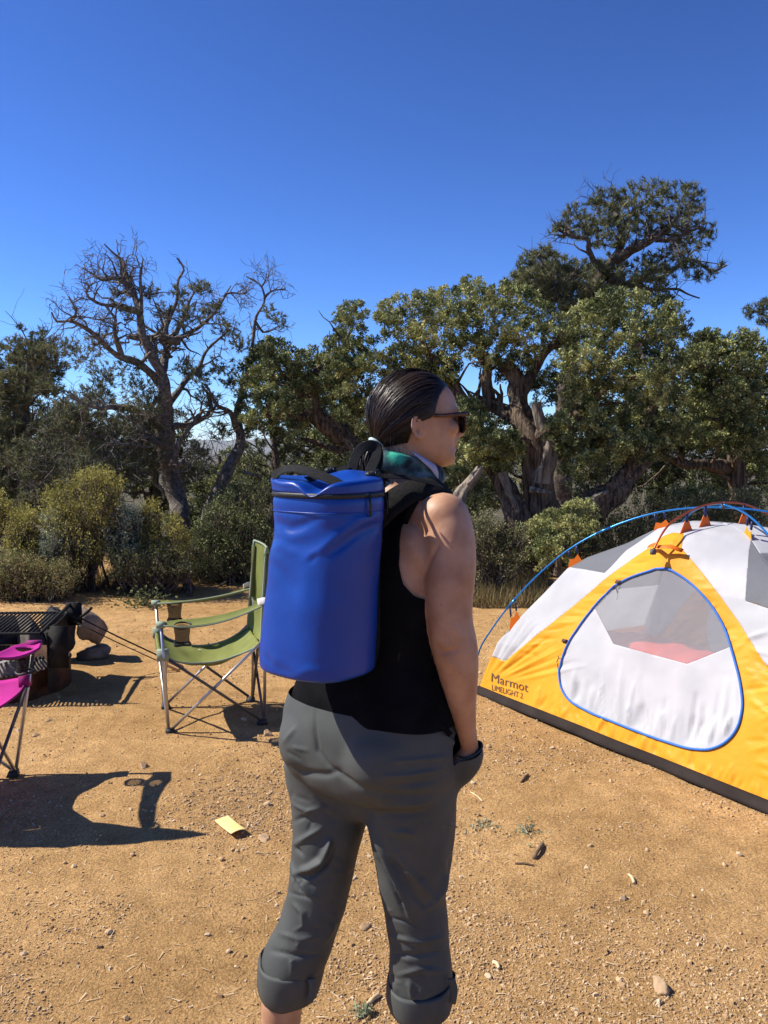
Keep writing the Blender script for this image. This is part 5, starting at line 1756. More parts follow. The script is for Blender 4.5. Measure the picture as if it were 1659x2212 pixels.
# legs and feet
legL = [(1650, 715, 66, 1.90), (1700, 712, 70, 1.895), (1789, 711, 72, 1.885), (1873, 698, 60, 1.88), (1945, 683, 50, 1.875), (2010, 662, 50, 1.872), (2080, 634, 51, 1.87), (2150, 612, 46, 1.868), (2212, 607, 42, 1.868), (2260, 604, 36, 1.868), (2300, 603, 32, 1.868)]
legR = [(1650, 880, 68, 1.81), (1700, 888, 74, 1.808), (1789, 888, 74, 1.815), (1873, 891, 62, 1.82), (1945, 893, 52, 1.822), (2010, 900, 52, 1.824), (2090, 908, 54, 1.826), (2170, 911, 47, 1.828), (2240, 912, 42, 1.83), (2290, 912, 36, 1.83), (2325, 912, 33, 1.83)]
feet_ = []
for lg, fdir in ((legL, nrm(BF * .9 - BR * .25)), (legR, nrm(BF * .9 + BR * .35))):
    P = np.array([at(x, y, Y) for y, x, r, Y in lg])
    rr = np.array([r * ((p_ - CC) @ FW) / FX for (y, x, r, Y), p_ in zip(lg, P)]) * np.where(np.array([l_[0] for l_ in lg]) < 2060, .84, 1.0)
    ank = P[-1]
    qq = spline(np.c_[P, rr], 80)
    parts_.append(tube(qq[:, :3], qq[:, 3], 32))
    heel = np.array([ank[0], ank[1], .045]) - fdir * .03
    toe = np.array([ank[0], ank[1], .033]) + fdir * .16
    sd_ = np.cross(fdir, ZUP)
    parts_.append(capsule([heel, np.array([ank[0], ank[1], .06]) + fdir * .03, toe - fdir * .04 - ZUP * .002, toe - fdir * .015], [.034, .040, .034, .026]))
    for k in range(5):
        b0 = toe - fdir * (.02 + .012 * abs(k - 1)) + sd_ * (.030 - .015 * k)
        parts_.append(capsule([b0, b0 + fdir * .03 - ZUP * .008], [.011 if k else .014, .009 if k else .012], 10))
    feet_.append((ank, fdir, sd_, toe, heel))
V, F = join(*parts_)
V, F = remesh(V, F, .0049)
x, y = proj(V)
hm = sstep(1010, 1000, y) * sstep(790, 800, x)
V = smooth(V, F, 7, .5, 1 - .8 * sstep(1025, 1000, y))
V = folds(V, F, [([z2(870, 795), z2(890, 865)], 3.6, -.0065), ([z2(1345, 1030), z2(1290, 1045), z2(1260, 1075)], 2.0, -.0035), ([z2(1385, 925), z2(1350, 935)], 1.6, -.003), ([z2(1330, 920), z2(1310, 990)], 3, -.002),
                     ([(914, 1250), (930, 1210), (950, 1170)], 5, -.004), ([(938, 1398), (960, 1410), (992, 1402)], 5, -.0045), ([(960, 1425), (985, 1440), (1000, 1470)], 8, .003), ([(975, 1345), (1000, 1380)], 9, .003), ([(1000, 1170), (1006, 1230), (995, 1290)], 11, .003), ([(985, 1180), (985, 1260)], 8, -.0025), ([(905, 1120), (890, 1170), (900, 1220)], 14, .004)])
# keep soles on the ground
V[:, 2] = np.maximum(V[:, 2], 0.012)
person = thing('person', 'person seen from behind in black tank top and rolled charcoal trousers, one hand in pocket', 'person', (-.02, 1.85, 0))
obj('body', V, F, M_SKIN, person)

# tank top: a cloth skin over the torso cut at racer-back armholes
rg = torso(120, .0075, 14)
V, F = loft(rg, False)
blades = [ell(cS + BR * s * .085 - BF * .062 + ZUP * 1.275, (.073, .042, .083), np.array([BR, BF, ZUP])) for s in (-1, 1)]
# follow the shoulder blades
for s in (-1, 1):
    c0 = cS + BR * s * .085 - BF * .062 + ZUP * 1.275
    d = V - c0
    u = np.stack([d @ BR / .074, d @ BF / .043, d[:, 2] / .084], 1)
    rr = np.linalg.norm(u, axis=1)
    k = rr < 1
    V[k] = V[k] + d[k] * (1 / np.maximum(rr[k], .35) - 1)[:, None]
dv = V - np.array([.0, 1.857, 0])
rl, fl2, zz = dv @ BR, dv @ BF, V[:, 2]
cxr = np.interp(zz, [t[2] for t in TOR], [(np.array([t[0], t[1], 0]) - np.array([0, 1.857, 0])) @ BR for t in TOR])
ra = np.abs(rl - cxr)
edge_b = np.interp(zz, [1.175, 1.19, 1.205, 1.23, 1.27, 1.31, 1.35, 1.39, 1.44], [.30, .17, .148, .130, .117, .108, .100, .098, .10])
edge_f = np.interp(zz, [1.175, 1.19, 1.205, 1.23, 1.27, 1.31, 1.35, 1.39, 1.44], [.30, .165, .150, .135, .12, .11, .105, .10, .10])
wf = sstep(-.05, .05, fl2)
f_arm = (edge_b * (1 - wf) + edge_f * wf) - ra
neck_b = np.interp(ra, [0, .03, .055, .07, .09], [1.345, 1.35, 1.38, 1.42, 1.46])
neck_f = np.interp(ra, [0, .04, .07, .085, .1], [1.26, 1.28, 1.34, 1.42, 1.46])
f_neck = (neck_b * (1 - wf) + neck_f * wf) - zz
hem = .928 + .012 * np.sin(rl * 20)
f_all = np.minimum(np.minimum(f_arm, f_neck), zz - hem)
# a loose hem that stands off the hips
off = sstep(1.08, .93, zz) * .024
V = V + (nrm(np.stack([dv[:, 0], dv[:, 1], 0 * zz], 1))) * (off + .004 * fbm(V, 11, 2, 9) * sstep(1.3, 1.1, zz))[:, None]
V, F = clip(V, F, f_all)
tank = obj('tank_top', *shell(V, F, .003), M_TANK, person)
st_ = np.array([at(866, 1150, 1.757), at(884, 1105, 1.745), at(903, 1072, 1.752), at(925, 1056, 1.79)])
obj('bra_strap', *band(spline(st_, 16), nrm(CC - st_[1]) + ZUP * .4, .0075, .002), M_TANK, tank)

# trousers
pel = [(1470, 632, 965, 1.852), (1500, 620, 972, 1.852), (1540, 608, 981, 1.851), (1580, 607, 986, 1.85), (1615, 609, 989, 1.85), (1645, 616, 988, 1.85), (1675, 634, 978, 1.85), (1700, 680, 935, 1.85)]
tp_ = [loft(densify([prow(y, a_, b_, Y, .74, 2.3) for y, a_, b_, Y in pel][::-1], 4))]
lL = [(1640, 611, 795, 1.90), (1700, 623, 798, 1.897), (1745, 629, 796, 1.892), (1789, 631, 791, 1.887), (1831, 629, 779, 1.884), (1873, 626, 769, 1.88), (1931, 618, 755, 1.877), (1970, 606, 744, 1.874), (2006, 592, 731, 1.872), (2045, 573, 718, 1.87), (2090, 560, 703, 1.87)]
lR = [(1640, 785, 1000, 1.81), (1700, 786, 993, 1.81), (1745, 789, 987, 1.813), (1789, 796, 984, 1.816), (1847, 808, 978, 1.819), (1906, 816, 967, 1.82), (1940, 822, 962, 1.822), (1981, 832, 968, 1.824), (2040, 840, 972, 1.826), (2090, 839, 979, 1.828), (2135, 838, 981, 1.828)]
for lg in (lL, lR):
    tp_.append(loft(densify([prow(y, a_, b_, Y, 1.05, 2.1) for y, a_, b_, Y in lg][::-1], 4)))
# buttocks
BAX = np.array([BR, BF, ZUP])
cP = np.array([-.027, 1.852, 0])
tp_.append(ell(at(795, 1690, 1.84), (.075, .075, .085)))
tp_.append(ell(cP + BR * .086 - BF * .060 + ZUP * .862, (.098, .104, .104), BAX))
tp_.append(ell(cP - BR * .090 - BF * .060 + ZUP * .862, (.096, .104, .104), BAX))
# pocket swollen by the hand
pk = [at(985, 1560, 1.775), at(1004, 1600, 1.775), at(1012, 1630, 1.78), at(998, 1662, 1.79), at(975, 1690, 1.80)]
tp_.append(capsule(pk[1:], [.031, .033, .030, .024]))
lk = [mirror_body(p_[None])[0] for p_ in pk]
tp_.append(capsule(lk[1:], [.031, .033, .030, .024]))
V, F = join(*tp_)
V, F = remesh(V, F, .0045)
V = smooth(V, F, 18, .5)
rs = np.random.default_rng(12)
st = [([z3(480, 905), z3(560, 975), z3(640, 1015), z3(760, 1035), z3(900, 1035), z3(1010, 1020)], 9, -.005), ([z3(362, 600), z3(366, 700), z3(378, 800), z3(430, 870), z3(500, 930), z3(600, 1000)], 5, -.0045), ([z3(205, 870), z3(300, 915), z3(420, 925), z3(500, 900)], 8, -.005),
      ([z3(700, 935), z3(850, 925), z3(1010, 900)], 5, .005), ([z3(720, 985), z3(860, 975), z3(1000, 950)], 5, -.004), ([z3(750, 860), z3(900, 845), z3(1060, 830)], 5, .004), ([z3(740, 640), z3(880, 610), z3(980, 600)], 5, -.005), ([z3(780, 700), z3(900, 665), z3(990, 650)], 5, .004), ([z3(690, 1090), z3(840, 1080), z3(1000, 1060)], 5, .004),
      ([z3(260, 680), z3(200, 760)], 5, .003), ([z3(240, 780), z3(330, 800)], 4, .003), ([z3(215, 800), z3(290, 850)], 4, -.003),
      ([z3(240, 1070), z3(320, 1110), z3(390, 1100)], 5, .005), ([z3(245, 1170), z3(310, 1140), z3(360, 1190)], 5, -.004), ([z3(250, 1290), z3(330, 1240), z3(400, 1200)], 6, .006), ([z3(280, 1425), z3(340, 1405), z3(400, 1360), z3(445, 1260)], 7, .017), ([z3(275, 1455), z3(350, 1450), z3(420, 1390), z3(470, 1290)], 5, -.009), ([z3(300, 1340), z3(260, 1290)], 5, -.006),
      ([z3(232, 1370), z3(270, 1450), z3(330, 1530), z3(380, 1570)], 5, .009), ([z3(240, 1440), z3(280, 1520), z3(330, 1560)], 4, -.006), ([z3(215, 1530), z3(300, 1553), z3(378, 1578)], 2.6, -.005), ([z3(250, 1590), z3(300, 1640), z3(300, 1700)], 5, .006),
      ([z3(170, 1740), z3(280, 1775), z3(400, 1760)], 5, .004), ([z3(130, 1830), z3(260, 1860), z3(400, 1850)], 5, -.005), ([z3(240, 1880), z3(250, 1960)], 4, .005), ([z3(470, 1690), z3(400, 1800)], 6, .004),
      ([z3(655, 1200), z3(720, 1330), z3(800, 1500), z3(860, 1680)], 7, .012), ([z3(690, 1360), z3(780, 1530), z3(850, 1670)], 5, -.008), ([z3(740, 1330), z3(840, 1500), z3(960, 1640)], 6, -.006), ([z3(760, 1300), z3(900, 1480), z3(1010, 1590)], 6, .006), ([z3(740, 1662), z3(830, 1682), z3(910, 1722)], 2.6, -.005), ([z3(1060, 1400), z3(1020, 1520), z3(930, 1640)], 6, .007), ([z3(1080, 1330), z3(1040, 1450)], 5, -.005),
      ([z3(760, 1220), z3(820, 1215), z3(900, 1240)], 6, .005), ([z3(700, 1120), z3(820, 1130), z3(960, 1120)], 6, -.004), ([z3(760, 1760), z3(900, 1790), z3(1040, 1760)], 5, .005), ([z3(760, 1850), z3(880, 1860), z3(1040, 1830)], 5, -.005), ([z3(850, 1990), z3(870, 2090)], 5, .007), ([z3(790, 1960), z3(900, 1930), z3(1040, 1940)], 5, .005),
      ([z3(900, 545), z3(960, 640), z3(1060, 720)], 4, -.006), ([z3(1030, 720), z3(1080, 760), z3(1140, 800)], 5, .004)]
for k in range(110):
    x0, y0 = (rs.uniform(230, 560), rs.uniform(1000, 1900)) if k % 2 else (rs.uniform(690, 1050), rs.uniform(1050, 2050))
    an = rs.normal() * .5 + (.5 if k % 3 else -.4)
    l = rs.uniform(25, 80)
    st.append(([z3(x0, y0), z3(x0 + l * math.cos(an), y0 + l * math.sin(an))], rs.uniform(2.5, 5), rs.uniform(.0012, .003) * rs.choice([-1, 1])))
V = folds(V, F, [(a_, b_ * .9, c_ * 1.2) for a_, b_, c_ in st])
V = smooth(V, F, 1, .3)
N_ = normals(V, F)
V = V + N_ * (.0022 * fbm(V, 16, 2, 3))[:, None]
# cut open at the waist and the ankles
zb = np.where((V @ BR) - (np.array([-.027, 1.852, 0]) @ BR) < 0, .235, .262)
x, y = proj(V)
# the pocket mouth: the hand goes in from above
mouth = pk[1] + np.array([.0, 0, .0])
pn = nrm(hd + BR * .15)
dpm = V - (AP[-1] - hd * .006)
f_pocket = np.maximum(dpm @ pn, np.linalg.norm(dpm, axis=1) - .060)
f_pocket = np.maximum(f_pocket, -(dpm @ BR) - .012)
f = np.minimum(np.minimum(V[:, 2] - zb, .960 - V[:, 2]), f_pocket)
V, F = clip(V, F, f)
trou = obj('trousers', V, F, M_TROU, person)
# pocket edge
e0 = AP[-1] - hd * .004
ce = [e0 + (BR * math.cos(t) * .0262 + nrm(np.cross(pn, BR)) * math.sin(t) * .0285) - hd * .004 * math.cos(t) for t in np.linspace(-2.1, 2.1, 30)]
obj('pocket_hem', *tube(np.array(ce), .0024, 8), M_TROU, trou)
# rolled cuffs: two layers each, with a stitched tab
def cuff(rows, Y, lbl):
    rg = []
    for (yy, a_, b_), g_ in zip(rows, (.965, .985, .995, 1.0, .995, .975, .955, .945, .945, .945)):
        ring_ = prow(yy, a_, b_, Y, 1.05, 2.1, 72)
        c_ = ring_.mean(0)
        rg.append(c_ + (ring_ - c_) * g_)
    rg = np.array(rg)
    V, F = loft(rg, False)
    cen = np.repeat(rg.mean(1), 72, 0)
    ang = np.tile(np.arange(72), len(rg)) * 2 * np.pi / 72
    V = V + nrm(V - cen) * (.0022 * np.sin(ang * 5 + V[:, 2] * 30) + .003 * fbm(V, 18, 2, 7))[:, None]
    V[:, 2] += .004 * np.sin(ang * 2 + 1)
    return obj('cuff', V, F, M_TROU, trou)
cuff([(2074, 563, 703), (2068, 560, 703), (2078, 557, 702), (2100, 556, 699), (2125, 556, 695), (2143, 559, 691), (2148, 563, 688), (2140, 563, 689), (2110, 563, 693), (2080, 565, 697)], 1.87, '')
cuff([(2118, 838, 984), (2112, 837, 984), (2122, 836, 984), (2140, 836, 983), (2160, 837, 981), (2176, 840, 978), (2181, 844, 975), (2172, 844, 976), (2145, 842, 978), (2118, 842, 979)], 1.828, '')
for pts_ in ([z3(345, 1975), z3(352, 2030), z3(335, 2095)], [z3(1068, 1975), z3(1082, 2040), z3(1072, 2105)]):
    Yt = 1.80 if pts_[0][0] < 800 else 1.775
    P = np.array([at(px, py, Yt) for px, py in pts_])
    obj('roll_tab', *band(spline(P, 10), nrm(CC - P[1]), .008, .0018), M_TROU, trou)
obj('waist_tag', *band(spline(np.array([at(*z3(945, 540), 1.70), at(*z3(960, 600), 1.70), at(*z3(990, 655), 1.703), at(*z3(1040, 690), 1.712), at(*z3(1062, 718), 1.72)]), 16), nrm(CC - at(900, 1500, 1.7)), .006, .0015), M_TANK, tank)

# sandals
for ank, fd, sd_, toe, heel in feet_:
    n = 40
    a = np.linspace(0, 2 * np.pi, n, endpoint=False)
    mid_ = (heel + toe) / 2 * np.array([1, 1, 0])
    L2 = np.linalg.norm((toe - heel)[:2]) / 2 + .035
    shp = lambda z, g_: mid_ + ZUP * z + (L2 * g_ * np.cos(a))[:, None] * fd + ((.047 + .006 * np.cos(a - .6)) * g_ * np.sign(np.sin(a)) * np.abs(np.sin(a)) ** .8)[:, None] * sd_
    so = obj('sandal', *loft([shp(.001, .97), shp(.006, 1.0), shp(.014, 1.0), shp(.016, .96)]), M_SHOE, person)
    for o_ in (-.01, .10):
        cst = np.array([ank[0], ank[1], 0]) + fd * o_
        hh_ = .105 if o_ < 0 else .072
        obj('strap', *band(spline([cst + sd_ * .05 + ZUP * .012, cst + sd_ * .042 + ZUP * hh_ * .75, cst + ZUP * hh_, cst - sd_ * .042 + ZUP * hh_ * .75, cst - sd_ * .05 + ZUP * .012], 20), nrm(ZUP + fd * .2), .010, .002), M_SHOE, so)

# hair: a dark under-layer and combed strands gathered in a low ponytail
OH = hp(894, 891)
HRAD = np.array([.0950, .0800, .0880])
TPT = hp(812, 957)
def to_dir(P):
    d = (P - OH)
    return nrm(np.stack([d @ HF_ / HRAD[0], d @ HS / HRAD[1], d[..., 2] / HRAD[2]], -1))
tdv = to_dir(TPT[None])[0]
trad = np.linalg.norm(np.array([(TPT - OH) @ HF_ / HRAD[0], (TPT - OH) @ HS / HRAD[1], (TPT - OH)[2] / HRAD[2]]))
HU = [-1.2, -1.0, -.75, -.5, -.28, -.17, -.03, .15, .335, .5, .62, .8, 1.2]
HFm = [-.30, -.25, -.15, -.08, .02, .36, .46, .50, .56, .66, .78, .92, 1.2]
def in_hair(d):
    return np.interp(d[..., 2], HU, HFm) - d[..., 0] - .25 * np.abs(d[..., 1])
def hair_pt(d, off):
    r = 1 + off
    return OH + (d[..., :1] * HRAD[0] * r) * HF_ + (d[..., 1:2] * HRAD[1] * r) * HS + (d[..., 2:3] * HRAD[2] * r) * ZUP
# under-layer
V, F = ell((0, 0, 0), (1, 1, 1), None, 90, 60)
fh = in_hair(nrm(V))
Vh = hair_pt(nrm(V), np.full((len(V), 1), -.012))
V2, F2 = clip(Vh, F, fh - .03)
hair = obj('hair', *shell(V2, F2, .004), M_HAIR, person, True, None)
t_ = hair.data.attributes.new('tint', 'FLOAT', 'POINT')
t_.data.foreach_set('value', np.full(len(hair.data.vertices), .15, np.float32))
rs = np.random.default_rng(31)
NS, KS = 5600, 12
d0 = nrm(rs.normal(size=(NS * 5, 3)))
fd_ = in_hair(d0)
d0 = d0[(fd_ > .0) & (d0[:, 2] > -.92)]
# favour the hairline so that strands run the whole way back
wgt = np.exp(-in_hair(d0) * 1.6)
d0 = d0[rs.random(len(d0)) < np.clip(wgt + .12, 0, 1)][:NS]
NS = len(d0)
U = np.linspace(0, 1, KS)[None, :] ** .9
way = nrm(np.stack([-.12 + 0 * d0[:, 0], 1.1 * d0[:, 1], .62 * d0[:, 2] + .22], 1))
mid_d = nrm(d0 + tdv)
kf = sstep(-.35, .25, d0[:, 0])[:, None]
way = nrm(way * kf + mid_d * (1 - kf)) * 1.15
D = ((1 - U) ** 2)[..., None] * d0[:, None] + (2 * U * (1 - U))[..., None] * way[:, None] + (U ** 2)[..., None] * tdv
D = nrm(D + .05 * np.sin(U * 3.1)[..., None] * (rs.normal(size=(NS, 1, 3)) * .5))
okk = in_hair(D).min(1) > -.06
D, d0 = D[okk], d0[okk]
NS = len(D)
lay = rs.random((NS, 1)) ** 1.5 * .10 - .01
lock = .03 * vnoise(d0, 6.0, 5)[:, None]
rad = (lay + lock) * np.sin(np.pi * np.clip(U * .92 + .04, 0, 1)) + .004 + (trad - 1) * U ** 5
P = hair_pt(D, rad[..., None])
T_s = nrm(np.gradient(P, axis=1))
Nn = nrm(P - OH)
S = nrm(np.cross(T_s, Nn))
S = nrm(S + .35 * Nn * rs.normal(size=(NS, 1, 1)))
w_ = (.0006 + .0005 * rs.random((NS, 1, 1))) * np.sin(np.pi * np.clip(U * .9 + .06, 0, 1))[..., None] ** .4
rib = np.stack([P - S * w_, P + S * w_], 2)
def ribbons(rib, tint, name, parent, m):
    n, k = rib.shape[:2]
    V = rib.reshape(-1, 3)
    i = (np.arange(n)[:, None] * k + np.arange(k - 1)[None]).ravel() * 2
    F = np.stack([i, i + 1, i + 3, i + 2], 1)
    return obj(name, V, F, m, parent, True, {'tint': np.repeat(tint, k * 2)})
so = ribbons(rib, np.clip(.25 + .25 * rs.normal(size=NS) + .4 * (lock[:, 0] > .008), 0, 1), 'strands', hair, M_HAIR)
so['kind'] = 'stuff'
# ponytail
pa_ = np.array([TPT, hp(803, 975) , hp(798, 1000, .004), hp(806, 1030, .010), hp(822, 1062, .016), hp(838, 1100, .02)])
pc = spline(pa_, 26)
_, Nf, Bf = frames(pc)
NP = 700
ph = rs.uniform(0, 2 * np.pi, NP)
rq = np.sqrt(rs.random(NP))
u = np.linspace(0, 1, 26)
prf = np.interp(u, [0, .06, .3, .7, 1], [.010, .014, .021, .022, .009])
off = (np.cos(ph)[:, None, None] * Nf[None] + np.sin(ph)[:, None, None] * Bf[None]) * (rq[:, None] * prf[None])[..., None]
P = pc[None] + off + .004 * np.sin(u * 7 + ph[:, None] * 3)[..., None] * Nf[None] + .006 * rs.normal(size=(NP, 1, 3)) * u[None, :, None]
T_s = nrm(np.gradient(P, axis=1))
S = nrm(np.cross(T_s, rs.normal(size=(NP, 1, 3)) + off * 30))
rib = np.stack([P - S * .0012, P + S * .0012], 2)
po = ribbons(rib, np.clip(.35 + .25 * rs.normal(size=NP), 0, 1), 'ponytail', hair, M_HAIR)
po['kind'] = 'stuff'
# loose wisps
NW = 70
b0 = hp(905, 955, .05)
ws = []
for k in range(NW):
    if k < 30:
        a0 = hair_pt(nrm(rs.normal(size=3) * .18 + np.array([-.75, .55, -.6]))[None], .03)[0]
        e0_ = a0 + np.array([rs.normal() * .012 + .008, -.004, -.035 - .03 * rs.random()])
    else:
        dd = nrm(np.array([rs.normal() * .6, rs.normal() * .5 + .3, .6 + .3 * rs.random()]))
        if in_hair(dd) < 0:
            dd[0] = -abs(dd[0])
        a0 = hair_pt(dd[None], .02)[0]
        e0_ = a0 - HF_ * rs.uniform(.03, .07) + ZUP * rs.uniform(-.012, .012) + HS * rs.normal() * .012
    mm = (a0 + e0_) / 2 + .008 * rs.normal(size=3)
    ws.append(spline([a0, mm, e0_], 8))
P = np.array(ws)
S = nrm(np.cross(nrm(np.gradient(P, axis=1)), rs.normal(size=(NW, 1, 3))))
wo = ribbons(np.stack([P - S * .0003, P + S * .0003], 2), np.full(NW, .5), 'loose_hair', hair, M_HAIR)
wo['kind'] = 'stuff'
tg = nrm(pa_[1] - hp(820, 948))
n1 = nrm(np.cross(tg, HS))
a = np.linspace(0, 2 * np.pi, 25)
obj('hair_tie', *tube(TPT + .013 * (np.cos(a)[:, None] * n1 + np.sin(a)[:, None] * HS), .0052, 8), M_TIE, hair)

# neck scarf: a soft printed tube, high at the nape
def scarf_material():
    m = mat('printed_scarf', (0.012, 0.016, 0.024), (0.03, 0.075, 0.09), scale=26, rough=.85, contrast=(.42, .62), c3=(0.10, 0.16, 0.19), bump=.1, bscale=120)
    nt = m.node_tree
    N, L = nt.nodes, nt.links
    b = N['Principled BSDF']
    src = b.inputs['Base Color'].links[0].from_socket
    gm = N.new('ShaderNodeNewGeometry')
    sub = N.new('ShaderNodeVectorMath')
    sub.operation = 'DISTANCE'
    L.new(gm.outputs['Position'], sub.inputs[0])
    sub.inputs[1].default_value = tuple(SCG)
    nz = N.new('ShaderNodeTexNoise')
    nz.inputs['Scale'].default_value = 90
    nz.inputs['Detail'].default_value = 4
    ad = N.new('ShaderNodeMath')
    ad.operation = 'MULTIPLY_ADD'
    L.new(nz.outputs['Fac'], ad.inputs[0])
    ad.inputs[1].default_value = .035
    L.new(sub.outputs['Value'], ad.inputs[2])
    cr = N.new('ShaderNodeValToRGB')
    cr.color_ramp.elements[0].position = .034
    cr.color_ramp.elements[0].color = (1, 1, 1, 1)
    cr.color_ramp.elements[1].position = .046
    cr.color_ramp.elements[1].color = (0, 0, 0, 1)
    L.new(ad.outputs[0], cr.inputs[0])
    mx = N.new('ShaderNodeMixRGB')
    L.new(cr.outputs[0], mx.inputs[0])
    L.new(src, mx.inputs[1])
    mx.inputs[2].default_value = (0.04, 0.40, 0.27, 1)
    L.new(mx.outputs[0], b.inputs['Base Color'])
    return m
SCG = at(*z2(620, 1110), 1.80)
M_SCARF = scarf_material()
M_LINING = mat('lavender_lining', (0.36, 0.36, 0.50), (0.44, 0.44, 0.58), scale=20, rough=.9)
nc = spline([hp(866, 1012), hp(872, 990), hp(880, 970)], 3)
a = np.linspace(0, 2 * np.pi, 60, endpoint=False)
def sring(drop, r, lift):
    # forward side hangs lower
    c_ = hp(878, 992)
    f_ = np.cos(a)
    z_ = lift - drop * (f_ + 1) / 2
    rr = r * (1 + .05 * np.sin(3 * a + lift * 60))
    return c_ + (rr * 1.12 * np.cos(a))[:, None] * HF_ + (rr * np.sin(a))[:, None] * HS + z_[:, None] * ZUP
rg = [sring(.052, .064, -.020), sring(.050, .071, -.012), sring(.048, .0725, .000), sring(.044, .071, .012), sring(.040, .067, .022), sring(.038, .060, .024), sring(.040, .056, .012)]
V, F = loft(densify(rg, 3), False)
V = V + .002 * np.stack([fbm(V, 40, 2, c) for c in range(3)], 1)
sc = obj('neck_scarf', V, F, M_SCARF, person)
lf = np.array([at(*z2(805, 1098), 1.812), at(*z2(905, 1155), 1.815), at(*z2(1010, 1215), 1.825), at(*z2(1085, 1275), 1.84), at(*z2(1105, 1340), 1.845)])
lo = np.array([at(*z2(830, 1125), 1.808), at(*z2(930, 1215), 1.808), at(*z2(1020, 1300), 1.818), at(*z2(1070, 1370), 1.832), at(*z2(1110, 1420), 1.842)])
A_, B_2 = spline(lf, 16), spline(lo, 16)
V = np.concatenate([A_, B_2])
F = np.stack([np.arange(15), np.arange(1, 16), np.arange(17, 32), np.arange(16, 31)], 1)
obj('lining_fold', *shell(V, F, .003), M_LINING, sc)

# ================================================================ sunglasses
M_FRAME = mat('tortoiseshell', (0.018, 0.008, 0.005), (0.10, 0.030, 0.012), scale=60, rough=.25, spec=.5)
M_LENS = mat('dark_lens', (0.012, 0.008, 0.006), rough=.08, spec=.6)
gl = thing('sunglasses', 'dark tortoiseshell sunglasses on the person\'s face', 'sunglasses', tuple(hp(985, 905)))
for sg in (1, -1):
    cl = hp(987, 911, sg * .036)
    side = nrm(HS * sg - HF_ * .16)
    a = np.linspace(0, 2 * np.pi, 41)
    c, s = np.cos(a), np.sin(a)
    ex_ = np.sign(c) * np.abs(c) ** .8 * .029
    ez_ = np.sign(s) * np.abs(s) ** .8 * np.where(s > 0, .017, .024)
    rim = cl + ex_[:, None] * side + ez_[:, None] * (ZUP - HF_ * .08) - HF_ * .0
    fr = obj('rim', *tube(rim, .0024, 10), M_FRAME, gl)
    Vl = np.concatenate([rim[:-1] * .97 + cl * .03, [cl + HF_ * .003]])
    V2, F2 = Vl, [(k, (k + 1) % 40, 40) for k in range(40)]
    obj('lens', *shell(Vl, np.array(F2), .002), M_LENS, gl)
    tip = cl + side * .030 + ZUP * .015
    e_ = hp(878, 904, sg * .0785)
    e2 = hp(868, 914, sg * .078)
    mid_ = (tip + e_) / 2 + HS * sg * .004
    obj('temple', *band(spline([tip + HF_ * .004, tip - HF_ * .006 + HS * sg * .003, mid_, e_, e2], 24), HS * sg, np.linspace(.0052, .0030, 24), .0020), M_FRAME, gl)
obj('bridge', *tube(spline([hp(990, 900, .010), hp(993, 897, 0), hp(990, 900, -.010)], 10), .003, 8), M_FRAME, gl)
# ================================================================ the backpack
M_VINYL = mat('blue_vinyl', (0.0028, 0.038, 0.25), (0.004, 0.046, 0.29), scale=9, rough=0.36, spec=0.35, bump=0.06, bscale=60)
M_WEB = mat('black_webbing', (0.007, 0.007, 0.008), (0.016, 0.017, 0.018), scale=160, rough=0.8, spec=.15, stretch=(1, 1, 4), bump=.12, bscale=300, bdist=.002)
M_PAD = mat('black_padded_mesh', (0.009, 0.009, 0.009), (0.016, 0.015, 0.015), scale=120, rough=0.95, bump=.2, bscale=300, spec=.1)
M_ZIPB = mat('black_zip', (0.008, 0.008, 0.009), (0.03, 0.03, 0.03), scale=200, rough=.5)
def zz6(x, y):
    return (820 + x / 2.5136) / 1.4756, (1380 + y / 2.5136) / 1.4756
def zz1(x, y):
    return (780 + x / 1.975) / 1.4756, (1100 + y / 1.975) / 1.4756
YP = 1.672
pack = thing('backpack', 'shiny blue vinyl roll-top backpack with black straps on the person\'s back', 'backpack', tuple(at(700, 1440, YP)))
def pr(y, a_, b_, g_=1.0, n=120):
    r_ = prow(y, a_, b_, YP, .88, 2.9, n)
    c_ = r_.mean(0)
    return c_ + (r_ - c_) * g_
body = [(1447, 572, 800, .80), (1447, 566, 806, .93), (1441, 562, 808, .985), (1428, 561, 809, 1.0), (1400, 562, 810, 1), (1356, 566, 812, 1), (1305, 571, 815, 1), (1253, 577, 818, 1), (1215, 580, 821, 1), (1192, 583, 823, 1), (1168, 589, 825, 1), (1133, 591, 827, 1), (1106, 590, 829, 1), (1102, 590, 829, .994), (1098, 590, 829, 1.0), (1076, 590, 829, 1), (1069, 590, 828, .985)]
rg = densify([pr(*b_) for b_ in body], 6)
V, F = loft(rg)
